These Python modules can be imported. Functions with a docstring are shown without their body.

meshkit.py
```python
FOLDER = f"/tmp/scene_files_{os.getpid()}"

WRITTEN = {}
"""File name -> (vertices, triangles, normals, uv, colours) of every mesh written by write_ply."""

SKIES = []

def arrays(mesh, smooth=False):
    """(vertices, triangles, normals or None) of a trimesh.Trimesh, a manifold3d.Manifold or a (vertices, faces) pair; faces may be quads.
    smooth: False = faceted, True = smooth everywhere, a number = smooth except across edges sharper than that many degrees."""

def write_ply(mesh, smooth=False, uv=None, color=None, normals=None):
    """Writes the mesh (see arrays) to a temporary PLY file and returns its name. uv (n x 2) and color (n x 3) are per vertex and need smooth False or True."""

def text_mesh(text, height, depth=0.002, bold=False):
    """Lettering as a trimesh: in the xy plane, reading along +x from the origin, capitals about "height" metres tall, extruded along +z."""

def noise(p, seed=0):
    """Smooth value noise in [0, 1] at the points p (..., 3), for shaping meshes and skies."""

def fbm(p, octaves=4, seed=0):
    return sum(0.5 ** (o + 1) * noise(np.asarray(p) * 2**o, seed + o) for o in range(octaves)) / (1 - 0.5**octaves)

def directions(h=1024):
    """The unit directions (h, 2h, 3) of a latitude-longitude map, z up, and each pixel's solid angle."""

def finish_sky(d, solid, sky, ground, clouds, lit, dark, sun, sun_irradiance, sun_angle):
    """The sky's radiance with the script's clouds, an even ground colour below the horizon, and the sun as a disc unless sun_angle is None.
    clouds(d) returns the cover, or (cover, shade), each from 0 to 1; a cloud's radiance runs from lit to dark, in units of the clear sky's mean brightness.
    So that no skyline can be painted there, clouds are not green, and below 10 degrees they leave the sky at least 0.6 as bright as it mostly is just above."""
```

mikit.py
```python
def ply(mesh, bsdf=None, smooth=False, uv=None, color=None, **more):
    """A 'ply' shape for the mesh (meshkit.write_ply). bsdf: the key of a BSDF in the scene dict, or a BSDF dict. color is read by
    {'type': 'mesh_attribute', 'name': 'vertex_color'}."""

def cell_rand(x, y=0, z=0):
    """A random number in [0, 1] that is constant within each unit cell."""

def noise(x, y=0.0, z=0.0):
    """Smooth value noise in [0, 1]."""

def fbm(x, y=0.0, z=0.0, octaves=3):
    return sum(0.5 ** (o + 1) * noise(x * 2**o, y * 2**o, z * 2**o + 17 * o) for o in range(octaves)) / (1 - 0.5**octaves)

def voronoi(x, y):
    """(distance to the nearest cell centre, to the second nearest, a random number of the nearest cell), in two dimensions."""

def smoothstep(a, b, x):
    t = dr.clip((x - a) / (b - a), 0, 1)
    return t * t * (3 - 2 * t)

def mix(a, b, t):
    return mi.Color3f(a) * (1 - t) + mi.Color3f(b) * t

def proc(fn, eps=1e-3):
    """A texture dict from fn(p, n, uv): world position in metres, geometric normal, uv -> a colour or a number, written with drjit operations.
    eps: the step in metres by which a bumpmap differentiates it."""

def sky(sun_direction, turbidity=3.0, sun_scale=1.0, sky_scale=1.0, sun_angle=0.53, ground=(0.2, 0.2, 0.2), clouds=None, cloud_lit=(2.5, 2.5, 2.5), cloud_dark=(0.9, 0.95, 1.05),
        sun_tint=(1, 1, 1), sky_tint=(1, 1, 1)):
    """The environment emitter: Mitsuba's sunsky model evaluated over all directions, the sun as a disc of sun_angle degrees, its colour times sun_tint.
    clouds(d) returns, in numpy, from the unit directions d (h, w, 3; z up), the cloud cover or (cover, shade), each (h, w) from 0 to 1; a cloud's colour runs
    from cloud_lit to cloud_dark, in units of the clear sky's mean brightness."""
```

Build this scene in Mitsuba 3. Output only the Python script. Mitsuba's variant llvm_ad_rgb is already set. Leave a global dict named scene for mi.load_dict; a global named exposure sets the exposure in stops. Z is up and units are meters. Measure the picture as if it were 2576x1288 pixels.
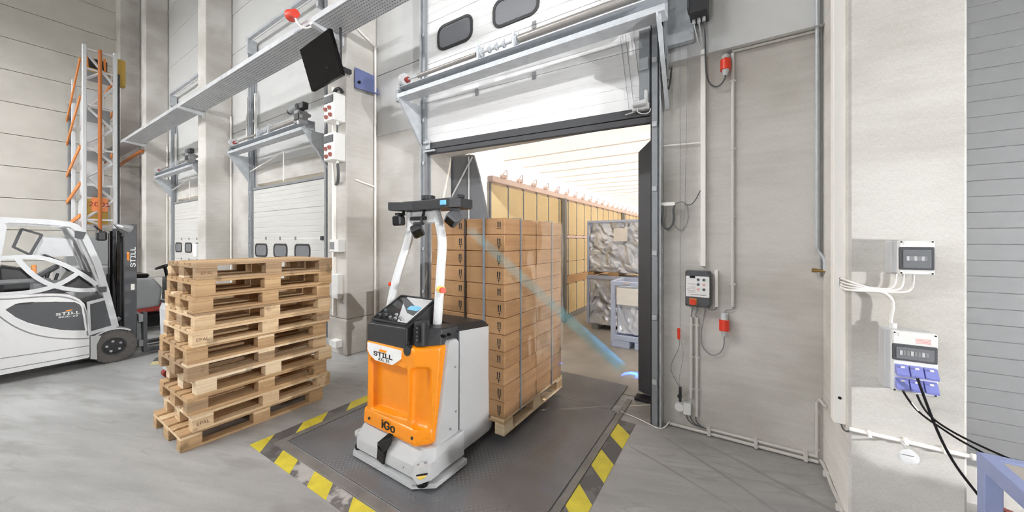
import math, random
import numpy as np, trimesh, manifold3d as m3
import drjit as dr, mitsuba as mi
import mikit, meshkit
from shapely.geometry import Polygon, box as sbox
from scipy.interpolate import CubicSpline

T = mi.ScalarTransform4f
scene, labels = {'type': 'scene'}, {}
rnd = random.Random(7)

# ------------------------------------------------------------------ camera, light, exposure
EYE, YAW, FPX, HORIZON = (0.0, 0.0, 1.79), math.radians(32.6), 877.0, 604.0
scene['camera'] = {
    'type': 'perspective', 'fov_axis': 'x', 'fov': math.degrees(2 * math.atan(1288 / FPX)),
    'principal_point_offset_x': 0.0, 'principal_point_offset_y': (644.0 - HORIZON) / 1288.0,
    'near_clip': 0.05, 'far_clip': 200.0,
    'to_world': T().look_at(origin=list(EYE), target=[-math.sin(YAW), math.cos(YAW), EYE[2]], up=[0, 0, 1]),
}
exposure = 0.55
scene['sky'] = mikit.sky((0.3, 0.25, 0.9), turbidity=5.0, sun_scale=3.5, sky_scale=4.5,
                         clouds=lambda d: 0.75 + 0.25 * meshkit.fbm(d * 3.0, 3), cloud_lit=(1.6, 1.6, 1.6), cloud_dark=(1.1, 1.1, 1.15))
LAMP = 27.0          # radiance of the unseen ceiling lamps that light the hall
UNSEEN_SIDE_LAMP = 3200.0        # radiance of the unseen lamp lighting the big pillar from the right
UNSEEN_FRONT_LAMP = 420.0        # radiance of the unseen lamp behind the camera, lighting the dock wall


# ------------------------------------------------------------------ helpers
def S(r, g, b):
    return [((c / 255) / 12.92 if c / 255 < 0.04045 else ((c / 255 + 0.055) / 1.055) ** 2.4) for c in (r, g, b)]


def cat(*ms):
    ms = [m for g in ms for m in (g if isinstance(g, (list, tuple)) else [g])]
    return trimesh.util.concatenate(ms)


def bx(x0, x1, y0, y1, z0, z1, c=0.0):
    """Box, its edges chamfered by c."""
    if c <= 0:
        m = trimesh.creation.box(extents=(x1 - x0, y1 - y0, z1 - z0))
        m.apply_translation(((x0 + x1) / 2, (y0 + y1) / 2, (z0 + z1) / 2))
        return m
    P = []
    lo, hi = np.array([x0, y0, z0]), np.array([x1, y1, z1])
    for i in range(8):
        s = [(i >> k) & 1 for k in range(3)]
        p = np.where(s, hi, lo)
        for k in range(3):
            q = p.copy()
            for j in range(3):
                if j != k:
                    q[j] += c if not s[j] else -c
            P.append(q)
    return trimesh.convex.convex_hull(np.array(P))


def hull(P):
    return trimesh.convex.convex_hull(np.array(P, float))


def man(m):
    return m3.Manifold(m3.Mesh(np.asarray(m.vertices, np.float32), np.asarray(m.faces, np.uint32)))


def tri(M):
    q = M.to_mesh()
    return trimesh.Trimesh(q.vert_properties[:, :3], q.tri_verts, process=False)


def rhull(P, r, n=12):
    """Hull of spheres at the points P: a body with rounded edges."""
    s = m3.Manifold.sphere(r, n)
    return m3.Manifold.batch_hull([s.translate(list(map(float, p))) for p in P])


def cyl(p0, p1, r, n=16, r2=None):
    p0, p1 = np.array(p0, float), np.array(p1, float)
    h = np.linalg.norm(p1 - p0)
    if r2 is None:
        m = trimesh.creation.cylinder(radius=r, height=h, sections=n)
        m.apply_translation((0, 0, h / 2))
    else:
        m = trimesh.creation.revolve([(0, 0), (r, 0), (r2, h), (0, h)], sections=n)
    m.apply_transform(trimesh.geometry.align_vectors([0, 0, 1], (p1 - p0) / h))
    m.apply_translation(p0)
    return m


def spline(P, n=None):
    P = np.array(P, float)
    if len(P) == 2:
        return P
    t = np.r_[0, np.cumsum(np.linalg.norm(np.diff(P, axis=0), axis=1))]
    n = n or 8 * (len(P) - 1)
    return CubicSpline(t, P)(np.linspace(0, t[-1], n + 1))


def tube(P, r, n=8, smooth=True, k=None):
    """Round tube along P (a spline through the points, or straight bits)."""
    P = spline(P, k) if smooth else np.array(P, float)
    d = np.gradient(P, axis=0) if len(P) > 2 else np.repeat((P[1] - P[0])[None], 2, 0)
    d /= np.linalg.norm(d, axis=1, keepdims=True) + 1e-12
    u = np.cross(d[0], [0, 0, 1] if abs(d[0][2]) < 0.9 else [1, 0, 0])
    u /= np.linalg.norm(u)
    V = []
    for p, t in zip(P, d):
        u = u - t * (u @ t)
        u /= np.linalg.norm(u) + 1e-12
        w = np.cross(t, u)
        a = np.arange(n) * 2 * np.pi / n
        V.append(p + r * (np.cos(a)[:, None] * u + np.sin(a)[:, None] * w))
    V = np.vstack(V + [P[:1], P[-1:]])
    F, m = [], len(P)
    for i in range(m - 1):
        for j in range(n):
            a, b = i * n + j, i * n + (j + 1) % n
            F += [(a, b, b + n), (a, b + n, a + n)]
    for j in range(n):
        F += [(m * n, (j + 1) % n, j), (m * n + 1, (m - 1) * n + j, (m - 1) * n + (j + 1) % n)]
    return trimesh.Trimesh(V, F, process=False)


def prism(poly, axis, a0, a1):
    """Polygon extruded along an axis. axis 'x': poly in (y, z); 'y': in (x, z); 'z': in (x, y)."""
    p = poly if not isinstance(poly, (list, tuple)) else Polygon(poly)
    m = trimesh.creation.extrude_polygon(p, a1 - a0, engine='earcut')
    R = {'x': [[0, 0, 1, a0], [1, 0, 0, 0], [0, 1, 0, 0]], 'y': [[1, 0, 0, 0], [0, 0, 1, a0], [0, 1, 0, 0]], 'z': [[1, 0, 0, 0], [0, 1, 0, 0], [0, 0, 1, a0]]}[axis]
    m.apply_transform(np.array(R + [[0, 0, 0, 1]], float))
    if axis == 'y':
        m.invert()
    return m


def rrect(x0, x1, y0, y1, r):
    return sbox(x0 + r, y0 + r, x1 - r, y1 - r).buffer(r, quad_segs=4)


FRONT = np.array([[1, 0, 0], [0, 0, -1], [0, 1, 0.0]])    # lettering on a face that looks to -y
SIDE = np.array([[0, 0, 1], [1, 0, 0], [0, 1, 0.0]])      # on a face that looks to +x
SIDE_UP = np.array([[0, 0, 1], [0, -1, 0], [1, 0, 0.0]])  # the same, read upwards


def text(s, h, at, R=FRONT, depth=0.002, bold=True, stretch=1.0):
    m = meshkit.text_mesh(s, h, depth, bold)
    m.apply_translation((-m.bounds[:, 0].mean(), -h / 2, 0))
    m.apply_scale([stretch, 1, 1])
    A = np.eye(4)
    A[:3, :3], A[:3, 3] = R, at
    m.apply_transform(A)
    return m


count = {}


def obj(name, mesh, mat, parent=None, smooth=False, **more):
    base = name if parent is None else parent + '__' + name
    k = count.get(base, 0)
    count[base] = k + 1
    key = base if k == 0 else '%s_%03d' % (base, k)
    shape = mesh if isinstance(mesh, dict) else mikit.ply(mesh, mat, smooth)
    if isinstance(mesh, dict) and mat is not None:
        shape = {**mesh, 'bsdf': {'type': 'ref', 'id': mat}}
    scene[key] = {**shape, **more}
    return key


def thing(name, label, category, group=None):
    k = count.get(name, 0)
    count[name] = k + 1
    key = name if k == 0 else '%s_%03d' % (name, k)
    labels[key] = {'label': label, 'category': category}
    if group:
        labels[key]['group'] = group
    return key


def struct(name, label=None, **kw):
    count[name] = 1
    labels[name] = {'kind': 'structure'}
    if label:
        labels[name]['label'] = label
    return name


def say(key, label):
    labels[key] = {**labels.get(key, {}), 'label': label}
    return key


# ------------------------------------------------------------------ materials
fbm, noise, mix, smoothstep, rand = mikit.fbm, mikit.noise, mikit.mix, mikit.smoothstep, mikit.cell_rand


def mat(key, color, rough=0.5, metal=0.0, spec=0.5, coat=0.0, bump=None, scale=1.0, **more):
    c = color if isinstance(color, dict) else {'type': 'rgb', 'value': list(map(float, color))}
    b = {'type': 'principled', 'base_color': c, 'roughness': rough, 'metallic': metal, 'specular': spec, 'clearcoat': coat, **more}
    if bump is not None:
        b = {'type': 'bumpmap', 'arbitrary': mikit.proc(bump, 0.002), 'scale': scale, 'bsdf': b}
    scene[key] = {'type': 'twosided', 'bsdf': b}
    return key


def concrete_fn(p, n, uv):
    a = fbm(p.x * 1.3 + 3, p.y * 1.3, p.z * 1.5, 4)
    b = fbm(p.x * 3.5, p.y * 3.5, p.z * 26, 3)
    g = noise(p.x * 130, p.y * 130, p.z * 170)
    c = mix(S(186, 182, 175), S(212, 209, 204), smoothstep(0.3, 0.7, 0.86 * a + 0.14 * b))
    return c * (0.93 + 0.12 * g)


def floor_fn(p, n, uv):
    u, v = p.x * 0.94 + p.y * 0.34, p.y * 0.94 - p.x * 0.34
    a = fbm(u * 0.7, v * 1.9, 1.0, 4)
    st = fbm(u * 2.2, v * 13, 4.0, 3)
    g = noise(p.x * 120, p.y * 120, 2.0)
    fine = fbm(u * 5, v * 60, 6.0, 3)
    c = mix(S(153, 153, 152), S(177, 177, 176), smoothstep(0.2, 0.8, 0.6 * a + 0.3 * st + 0.1 * fine))
    sc = smoothstep(0.035, 0.0, dr.abs(fbm(u * 1.7 + 3, v * 7.0, 5.0, 3) - 0.5)) * smoothstep(0.5, 0.7, fbm(u * 3, v * 3, 9.0, 2))
    c = mix(c, S(118, 116, 113), 0.25 * sc)
    w = smoothstep(0.62, 0.8, fbm(u * 1.1 + 9, v * 4.0, 7.0, 4))
    c = mix(c, S(130, 128, 125), 0.45 * w)
    near = smoothstep(3.0, 3.7, p.y) * smoothstep(-0.9, -0.3, p.x)
    c = mix(c, S(132, 126, 118), 0.7 * near * fbm(p.x * 4, p.y * 5, 3.0, 3))
    for ax, ay, ex, ey, w in ((-0.80, 3.12, 0.042, 2.75, 0.016), (-0.56, 3.44, 0.24, 2.88, 0.022), (-0.30, 3.52, 0.45, 3.15, 0.03)):   # tyre marks
        L = math.hypot(ex - ax, ey - ay)
        tx, ty = (ex - ax) / L, (ey - ay) / L
        s, d = (p.x - ax) * tx + (p.y - ay) * ty, (p.y - ay) * tx - (p.x - ax) * ty
        d = d + 0.03 * (noise(s * 3, 1.0, w * 99) - 0.5)
        c = mix(c, S(112, 109, 105), (0.12 + 0.4 * noise(s * 2.3, 4.0, w * 77)) * smoothstep(w, 0.2 * w, dr.abs(d)) * smoothstep(-0.05, 0.1, s) * smoothstep(L + 0.6, L, s))
    return c * (0.96 + 0.07 * g)


def wood(key, lo, hi, along):
    def fn(p, n, uv):
        q = (p.x, p.y) if along == 'y' else (p.y, p.x)
        g = fbm(q[0] * 55, q[1] * 3.5, p.z * 55, 3)
        b = fbm(q[0] * 7 + 5, q[1] * 1.2, p.z * 16, 3)
        t = rand(q[0] * 6.5, 1.0, p.z * 20)
        s = smoothstep(0.66, 0.8, fbm(p.x * 9, p.y * 9, p.z * 9 + 4, 3))
        c = mix(lo, hi, dr.clip(-0.05 + 0.65 * g + 0.5 * b + 0.25 * (t - 0.5), 0, 1))
        return c * (1 - 0.35 * s)
    return mat(key, mikit.proc(fn), 0.75, spec=0.25)


WOODS = [(S(186, 154, 116), S(232, 208, 172)), (S(156, 124, 90), S(206, 174, 134)), (S(132, 108, 84), S(186, 158, 126)), (S(200, 172, 136), S(244, 226, 196))]
for i, (lo, hi) in enumerate(WOODS):
    wood('pallet_wood_%d_y' % i, lo, hi, 'y')
    wood('pallet_wood_%d_x' % i, lo, hi, 'x')


def carton_fn(p, n, uv):
    g = fbm(p.x * 3, p.y * 3, p.z * 26, 3)
    t = rand(dr.floor(p.x / 0.44 + 0.2), dr.floor(p.y / 0.57), dr.floor((p.z - 0.23) / 0.1458))
    return mix(S(150, 112, 76), S(186, 146, 106), dr.clip(0.55 * g + 0.45 * t, 0, 1))


def plate_cell(p):
    """Raised lozenges of a tread plate, in turn one way and the other."""
    s = 0.031
    u, v = (p.x + p.y) / s * 0.7071, (p.x - p.y) / s * 0.7071
    i, j = dr.floor(u), dr.floor(v)
    fu, fv = u - i - 0.5, v - j - 0.5
    odd = (i + j) - 2 * dr.floor((i + j) / 2)
    a = dr.select(odd > 0.5, fu, fv)
    b = dr.select(odd > 0.5, fv, fu)
    return smoothstep(1.0, 0.55, dr.sqrt(dr.square(a / 0.46) + dr.square(b / 0.17)))


def plate_fn(p, n, uv):
    w = fbm(p.x * 1.7, p.y * 1.2, 3.0, 4)
    q = plate_cell(p)
    c = mix(S(100, 101, 104), S(128, 129, 132), w)
    c = mix(c, S(118, 106, 98), 0.5 * smoothstep(0.55, 0.75, fbm(p.x * 3 + 5, p.y * 2, 8.0, 3)))
    return mix(c, S(176, 173, 170), q * smoothstep(0.35, 0.65, fbm(p.x * 2.3, p.y * 2.3, 1.0, 3)) * 0.55)  # highlights on the lozenges are painted into the colour


def tape_fn(col, wear):
    def fn(p, n, uv):
        w = smoothstep(0.52, 0.6, fbm(p.x * 7, p.y * 7, 2.0, 4)) * wear
        c = mix(col, S(175, 172, 168), w)
        return c * (0.85 + 0.25 * fbm(p.x * 14, p.y * 14, 5.0, 3))
    return fn


def foil_bump(p, n, uv):
    return fbm(p.x * 5 + 0.7 * p.z, p.z * 4 + 2 * fbm(p.x * 3, p.z * 3, p.y, 2), p.y * 3, 3)


def galv_fn(p, n, uv):
    return mix(S(172, 176, 180), S(204, 208, 212), fbm(p.x * 14, p.y * 14, p.z * 14, 3))


def tray_fn(p, n, uv):
    """Galvanised sheet of the cable tray, punched with rows of small slots."""
    u, v = p.x / 0.05, p.y / 0.045
    fu, fv = u - dr.floor(u) - 0.5, v - dr.floor(v) - 0.5
    hole = smoothstep(0.04, 0.0, dr.maximum(dr.abs(fu) - 0.25, dr.abs(fv) - 0.13)) * dr.select(dr.abs(n.z) > 0.5, 1.0, 0.0)
    return mix(mix(S(176, 178, 180), S(206, 208, 210), fbm(p.x * 6, p.y * 6, p.z * 6, 3)), S(96, 96, 96), 0.85 * hole)


mat('concrete', mikit.proc(concrete_fn), 0.85, spec=0.2, bump=lambda p, n, uv: fbm(p.x * 50, p.y * 50, p.z * 90, 2), scale=0.00015)
mat('concrete_floor', mikit.proc(floor_fn), 0.42, spec=0.35)
mat('wall_sheet', S(206, 206, 205), 0.5)
mat('ribbed_sheet', S(132, 133, 134), 0.5)
mat('wall_sheet_cream', mikit.proc(lambda p, n, uv: mix(S(204, 201, 193), S(220, 217, 209), fbm(p.x * 2, p.y * 2, p.z * 2, 3))), 0.5)
mat('ceiling_white', S(215, 215, 212), 0.8)
mat('door_white', S(232, 232, 232), 0.4)
mat('door_grey_white', S(212, 211, 207), 0.45)
mat('dark_rubber', S(70, 71, 74), 0.6)
mat('window_rubber', S(50, 50, 52), 0.5)
mat('black_rubber', S(34, 34, 36), 0.55)
mat('seal_grey', S(112, 114, 117), 0.6)
mat('seal_black', S(82, 83, 86), 0.5)
mat('galvanised', mikit.proc(galv_fn), 0.45, metal=0.2)
mat('galvanised_dark', S(146, 150, 154), 0.45, metal=0.25)
mat('tray_sheet', mikit.proc(tray_fn), 0.45, metal=0.3)
mat('spring_steel', S(170, 165, 161), 0.35, metal=0.6)
mat('window_glass_dark', S(122, 124, 128), 0.3, spec=0.3)
mat('black_plastic', S(44, 45, 47), 0.42)
mat('gloss_black', S(16, 15, 15), 0.12, spec=0.45)
mat('screen_black', S(10, 9, 8), 0.16, spec=0.15)
mat('dark_grey', S(82, 84, 87), 0.45)
mat('mid_grey', S(140, 142, 144), 0.45)
mat('light_grey', S(196, 197, 198), 0.42)
mat('agv_grey', S(208, 208, 208), 0.38)
mat('mast_white', S(228, 229, 230), 0.35)
mat('white_paint', S(240, 240, 240), 0.3, coat=0.3)
mat('silver_paint', S(210, 212, 214), 0.35, metal=0.1, coat=0.3)
mat('pvc_white', S(248, 245, 240), 0.4)
mat('pvc_grey', S(206, 203, 198), 0.45)
mat('box_white', S(234, 234, 232), 0.4)
mat('orange_paint', S(246, 146, 14), 0.3, coat=0.35)
mat('orange_dull', S(214, 132, 62), 0.5)
mat('rust_orange', S(178, 104, 48), 0.5)
mat('sign_orange', S(232, 140, 86), 0.6)
mat('ochre', S(190, 156, 74), 0.6)
mat('red_plastic', S(226, 62, 38), 0.35)
mat('faded_red', S(158, 92, 84), 0.5)
mat('dull_red', S(150, 52, 44), 0.5)
mat('deep_red', S(112, 38, 32), 0.5)
mat('yellow_plastic', S(238, 206, 96), 0.4)
mat('blue_plate', S(104, 114, 158), 0.5)
mat('blue_socket', S(134, 140, 206), 0.4)
mat('blue_steel', S(142, 152, 190), 0.45)
mat('pale_blue_steel', S(186, 198, 222), 0.45)
mat('blue_lens', S(120, 190, 225), 0.2)
mat('chrome', S(215, 217, 220), 0.2, metal=0.8)
mat('table_top', S(176, 168, 158), 0.4)
mat('tyre', mikit.proc(lambda p, n, uv: mix(S(80, 78, 76), S(112, 108, 105), fbm(p.x * 20, p.y * 20, p.z * 20, 3))), 0.8)
mat('rim_black', S(52, 52, 53), 0.5)
mat('cardboard', mikit.proc(carton_fn), 0.5, spec=0.35)
mat('box_tape', S(168, 130, 90), 0.3)
mat('print_black', S(30, 28, 26), 0.6)
mat('print_grey', S(150, 150, 150), 0.6)
mat('print_red', S(222, 170, 164), 0.6)
mat('strap_blue', S(128, 136, 146), 0.3)
mat('strap_dark', S(54, 50, 48), 0.35)
mat('tread_plate', mikit.proc(plate_fn), 0.42, metal=0.25, bump=lambda p, n, uv: plate_cell(p), scale=0.003)
mat('steel_frame', mikit.proc(lambda p, n, uv: mix(S(110, 108, 106), S(140, 136, 132), fbm(p.x * 8, p.y * 8, 1.0, 3))), 0.5, metal=0.2)
mat('tape_yellow', mikit.proc(tape_fn(S(216, 200, 66), 0.0)), 0.55)
mat('faded_yellow', S(206, 196, 150), 0.6)
mat('tape_black', mikit.proc(tape_fn(S(92, 90, 90), 0.15)), 0.55)
mat('tape_black_worn', mikit.proc(tape_fn(S(110, 108, 106), 1.0)), 0.55)
mat('foil', S(222, 228, 238), 0.22, metal=0.35, bump=foil_bump, scale=0.22)
mat('paper', S(236, 234, 228), 0.7)
mat('curtain_yellow', mikit.proc(lambda p, n, uv: mix(S(226, 200, 146), S(242, 226, 184), fbm(p.y * 1.5, p.z * 2.0, 2.0, 3))), 0.5)
mat('curtain_pale', S(236, 224, 208), 0.5)
mat('pink_trim', S(238, 218, 210), 0.6)
mat('lath', S(200, 160, 116), 0.6)
mat('trailer_floor', mikit.proc(lambda p, n, uv: mix(S(132, 128, 122), S(172, 167, 160), fbm(p.x * 3, p.y * 1.4, 1.0, 4))), 0.55)
mat('trailer_red', S(206, 120, 116), 0.5)
mat('asphalt', S(120, 120, 118), 0.9)
mat('brass', S(150, 120, 70), 0.4, metal=0.6)
scene['tarpaulin'] = {'type': 'principledthin', 'base_color': {'type': 'rgb', 'value': [0.93, 0.92, 0.91]}, 'roughness': 0.6, 'diff_trans': 1.1}
scene['clear_plastic'] = {'type': 'thindielectric', 'int_ior': 1.4}
scene['lamp_glow'] = {'type': 'diffuse', 'reflectance': {'type': 'rgb', 'value': [0.5, 0.5, 0.5]}}


def lamp_emit(v, tint=(0.985, 0.99, 1.0), weight=1.0):
    return {'emitter': {'type': 'area', 'sampling_weight': float(weight), 'radiance': {'type': 'rgb', 'value': [float(v * t) for t in tint]}}}


# ------------------------------------------------------------------ the hall
YW = 3.68                      # room face of the dock wall
XL, XR, YB, ZC = -20.5, 9.0, -11.0, 14.0
struct('floor')
obj('slab', bx(XL - 0.3, XR + 0.3, YB - 0.3, 4.10, -0.25, 0.0), 'concrete_floor', 'floor')
struct('ceiling')
obj('deck', bx(XL - 0.3, XR + 0.3, YB - 0.3, 4.3, ZC, ZC + 0.2), 'ceiling_white', 'ceiling')
for i in range(9):
    x = XL + 1.5 + i * 3.4
    obj('rib', bx(x, x + 0.15, YB, YW, ZC - 0.3, ZC - 0.002), 'ceiling_white', 'ceiling')
struct('wall_right'); obj('panel', bx(XR, XR + 0.2, YB - 0.3, YW + 0.6, 0, ZC), 'wall_sheet', 'wall_right')
struct('wall_front'); obj('panel', bx(XL, XR, YB - 0.2, YB, 0, ZC), 'wall_sheet', 'wall_front')
struct('wall_left')
for i in range(14):            # flat cladding boards of the end wall, joints recessed
    z0 = i * 1.07
    obj('board', bx(XL - 0.15, XL, YB, YW + 0.4, z0 + 0.008, min(z0 + 1.062, ZC), 0.004), 'wall_sheet_cream', 'wall_left')
obj('backing', bx(XL - 0.2, XL - 0.15, YB, YW + 0.4, 0, ZC), 'wall_sheet', 'wall_left')

COLS = [(0.592, 1.066, 2.93), (-5.57, -5.04, 3.15), (-11.45, -10.92, 3.15), (-16.72, -16.2, 3.15), (-20.5, -19.75, 3.15)]
OPEN = [(-3.76, -0.66), (-9.45, -6.5), (-15.2, -12.1)]        # dock openings in x
LINTEL = 3.1
struct('wall_back')
edges = sorted([XL] + [v for o in OPEN for v in o] + [XR])
for a, b in zip(edges[0::2], edges[1::2]):                    # concrete piers between the openings
    cuts = [a] + [c for c in (-18.2, -11.2, -5.3, 1.06) if a < c < b] + [b]
    for u, v in zip(cuts, cuts[1:]):
        if u >= 1.05:
            continue
        obj('concrete_panel', bx(u + 0.001, v - 0.001, YW, YW + 0.42, 0, 3.5), 'concrete', 'wall_back')
for a, b in OPEN:
    obj('lintel', bx(a, b, YW, YW + 0.42, LINTEL, 3.5), 'concrete', 'wall_back')
for i in range(11):                                           # sandwich boards above the concrete
    z0 = 3.503 + i * 1.02
    for a, b in ((XL, -11.2), (-11.2, -5.3), (-5.3, 1.06), (1.06, XR)):
        obj('board', bx(a + 0.002, b - 0.002, YW + 0.01, YW + 0.3, z0 + 0.004, min(z0 + 1.014, ZC), 0.005), 'wall_sheet', 'wall_back')
obj('plinth', bx(1.9, XR, YW, YW + 0.4, 0, 0.25), 'concrete', 'wall_back')
obj('plinth', bx(1.0, 1.9, YW, YW + 0.4, 0, 0.25), 'concrete', 'wall_back')
obj('flashing', prism([(3.6, 3.478), (YW, 3.478), (YW, 3.50), (3.645, 3.50)], 'x', -0.6, 0.59), 'wall_sheet', 'wall_back')
z = 0.25
while z < 3.5:                                                # ribbed boards right of the big pillar
    obj('ribbed_board', bx(1.0, 6.0, YW + 0.012, YW + 0.1, z + 0.0002, min(z + 0.1075, 3.5) - 0.0002, 0.003), 'ribbed_sheet', 'wall_back')
    z += 0.108
obj('ribbed_backing', bx(1.0, XR, YW + 0.1, YW + 0.4, 0.25, 3.5), 'wall_sheet', 'wall_back')

names = ['light concrete pillar with two distribution boxes on its front face', 'concrete pillar carrying the black monitor and the grey switch boxes',
         'concrete pillar left of the second dock door', 'concrete pillar left of the third dock door', 'concrete pillar in the corner behind the lattice mast']
for (a, b, yf), lb in zip(COLS, names):
    k = struct('column_%d' % (COLS.index((a, b, yf)) + 1), lb)
    obj('shaft', bx(a, b, yf, YW, 0.566 if yf > 3 else 0, ZC, 0.012), 'concrete', k)
    if yf > 3:
        obj('foot', bx(a, b, yf, YW, 0, 0.56, 0.012), 'concrete', k)

# ceiling lamps (out of the picture) and unseen stand lamps, placed to light walls and pillars
for x, y in ((-16.8, -4.6), (-11.6, -4.6), (-6.4, -4.6)):
    k = thing('unseen_ceiling_lamp', 'unseen light strip under the hall ceiling, %s' % {-16.8: 'before the third dock door', -11.6: 'before the second dock door'}.get(x, 'nearest the open dock door'), 'lamp', 'unseen hall lamps')
    obj('housing', bx(x - 2.05, x + 2.05, y - 0.65, y + 0.65, 9.25, 9.4, 0.02), 'white_paint', k)
    obj('diffuser', prism([(x - 2.0, y - 0.6), (x + 2.0, y - 0.6), (x + 2.0, y + 0.6), (x - 2.0, y + 0.6)], 'z', 9.22, 9.245), 'lamp_glow', k, **lamp_emit(LAMP))
    for s in (-1.8, 1.8):
        obj('hanger', cyl((x + s, y, 9.39), (x + s, y, ZC + 0.01), 0.008, 6), 'galvanised', k)


def unseen_stand_lamp(x, y, z, tx, ty, tz, w, power):
    k = thing('unseen_stand_lamp', 'unseen lamp on a tripod stand, %s' % ('behind the photographer' if x < 0 else 'tall one behind the blue table' if z > 3 else 'low one beside the blue table'), 'unseen_stand_lamp', 'unseen stand lamps')
    d = np.array([tx - x, ty - y, tz - z], float); d /= np.linalg.norm(d)
    u = np.cross(d, [0, 0, 1]); u /= np.linalg.norm(u); v = np.cross(u, d)
    A = np.eye(4); A[:3, 0], A[:3, 1], A[:3, 2], A[:3, 3] = u, v, -d, (x, y, z)
    h = bx(-w, w, -w, w, 0.01, 0.12, 0.01); h.apply_transform(A)
    obj('housing', h, 'dark_grey', k)
    A[:3, 0], A[:3, 1], A[:3, 2] = u, -v, d
    e = bx(-w * .92, w * .92, -w * .92, w * .92, -0.008, 0.004); e.apply_transform(A)
    obj('lens', e, 'lamp_glow', k, **(lamp_emit(power, weight=2.0) if power else {}))
    obj('pole', cyl((x, y, 0.05), (x, y, z - w), 0.02, 10), 'dark_grey', k)
    for t in range(3):
        a = t * 2.1
        obj('leg', cyl((x, y, 0.5), (x + 0.45 * math.cos(a), y + 0.45 * math.sin(a), 0.012), 0.012, 8), 'dark_grey', k)


unseen_stand_lamp(4.6, 1.45, 1.65, 0.0, 3.0, 1.7, 0.07, UNSEEN_SIDE_LAMP)  # out of view, placed to light the big pillar from the side
unseen_stand_lamp(5.2, -0.6, 5.2, -7.0, 3.4, 3.0, 0.11, 0)  # out of view, housing of the high spot below
scene['unseen_spot'] = {'type': 'spot', 'sampling_weight': 1.5, 'intensity': {'type': 'rgb', 'value': [115.0, 115.0, 115.0]}, 'cutoff_angle': 21.0, 'beam_width': 13.0,
                      'to_world': T().look_at(origin=[5.17, -0.59, 5.195], target=[-7.0, 3.4, 3.0], up=[0, 0, 1])}   # light of the same unseen lamp, aimed at the left pillars and doors
unseen_stand_lamp(-1.0, -2.3, 2.7, -1.2, 3.6, 2.2, 0.08, UNSEEN_FRONT_LAMP)  # out of view, placed to light wall and pillar from the front


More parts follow.
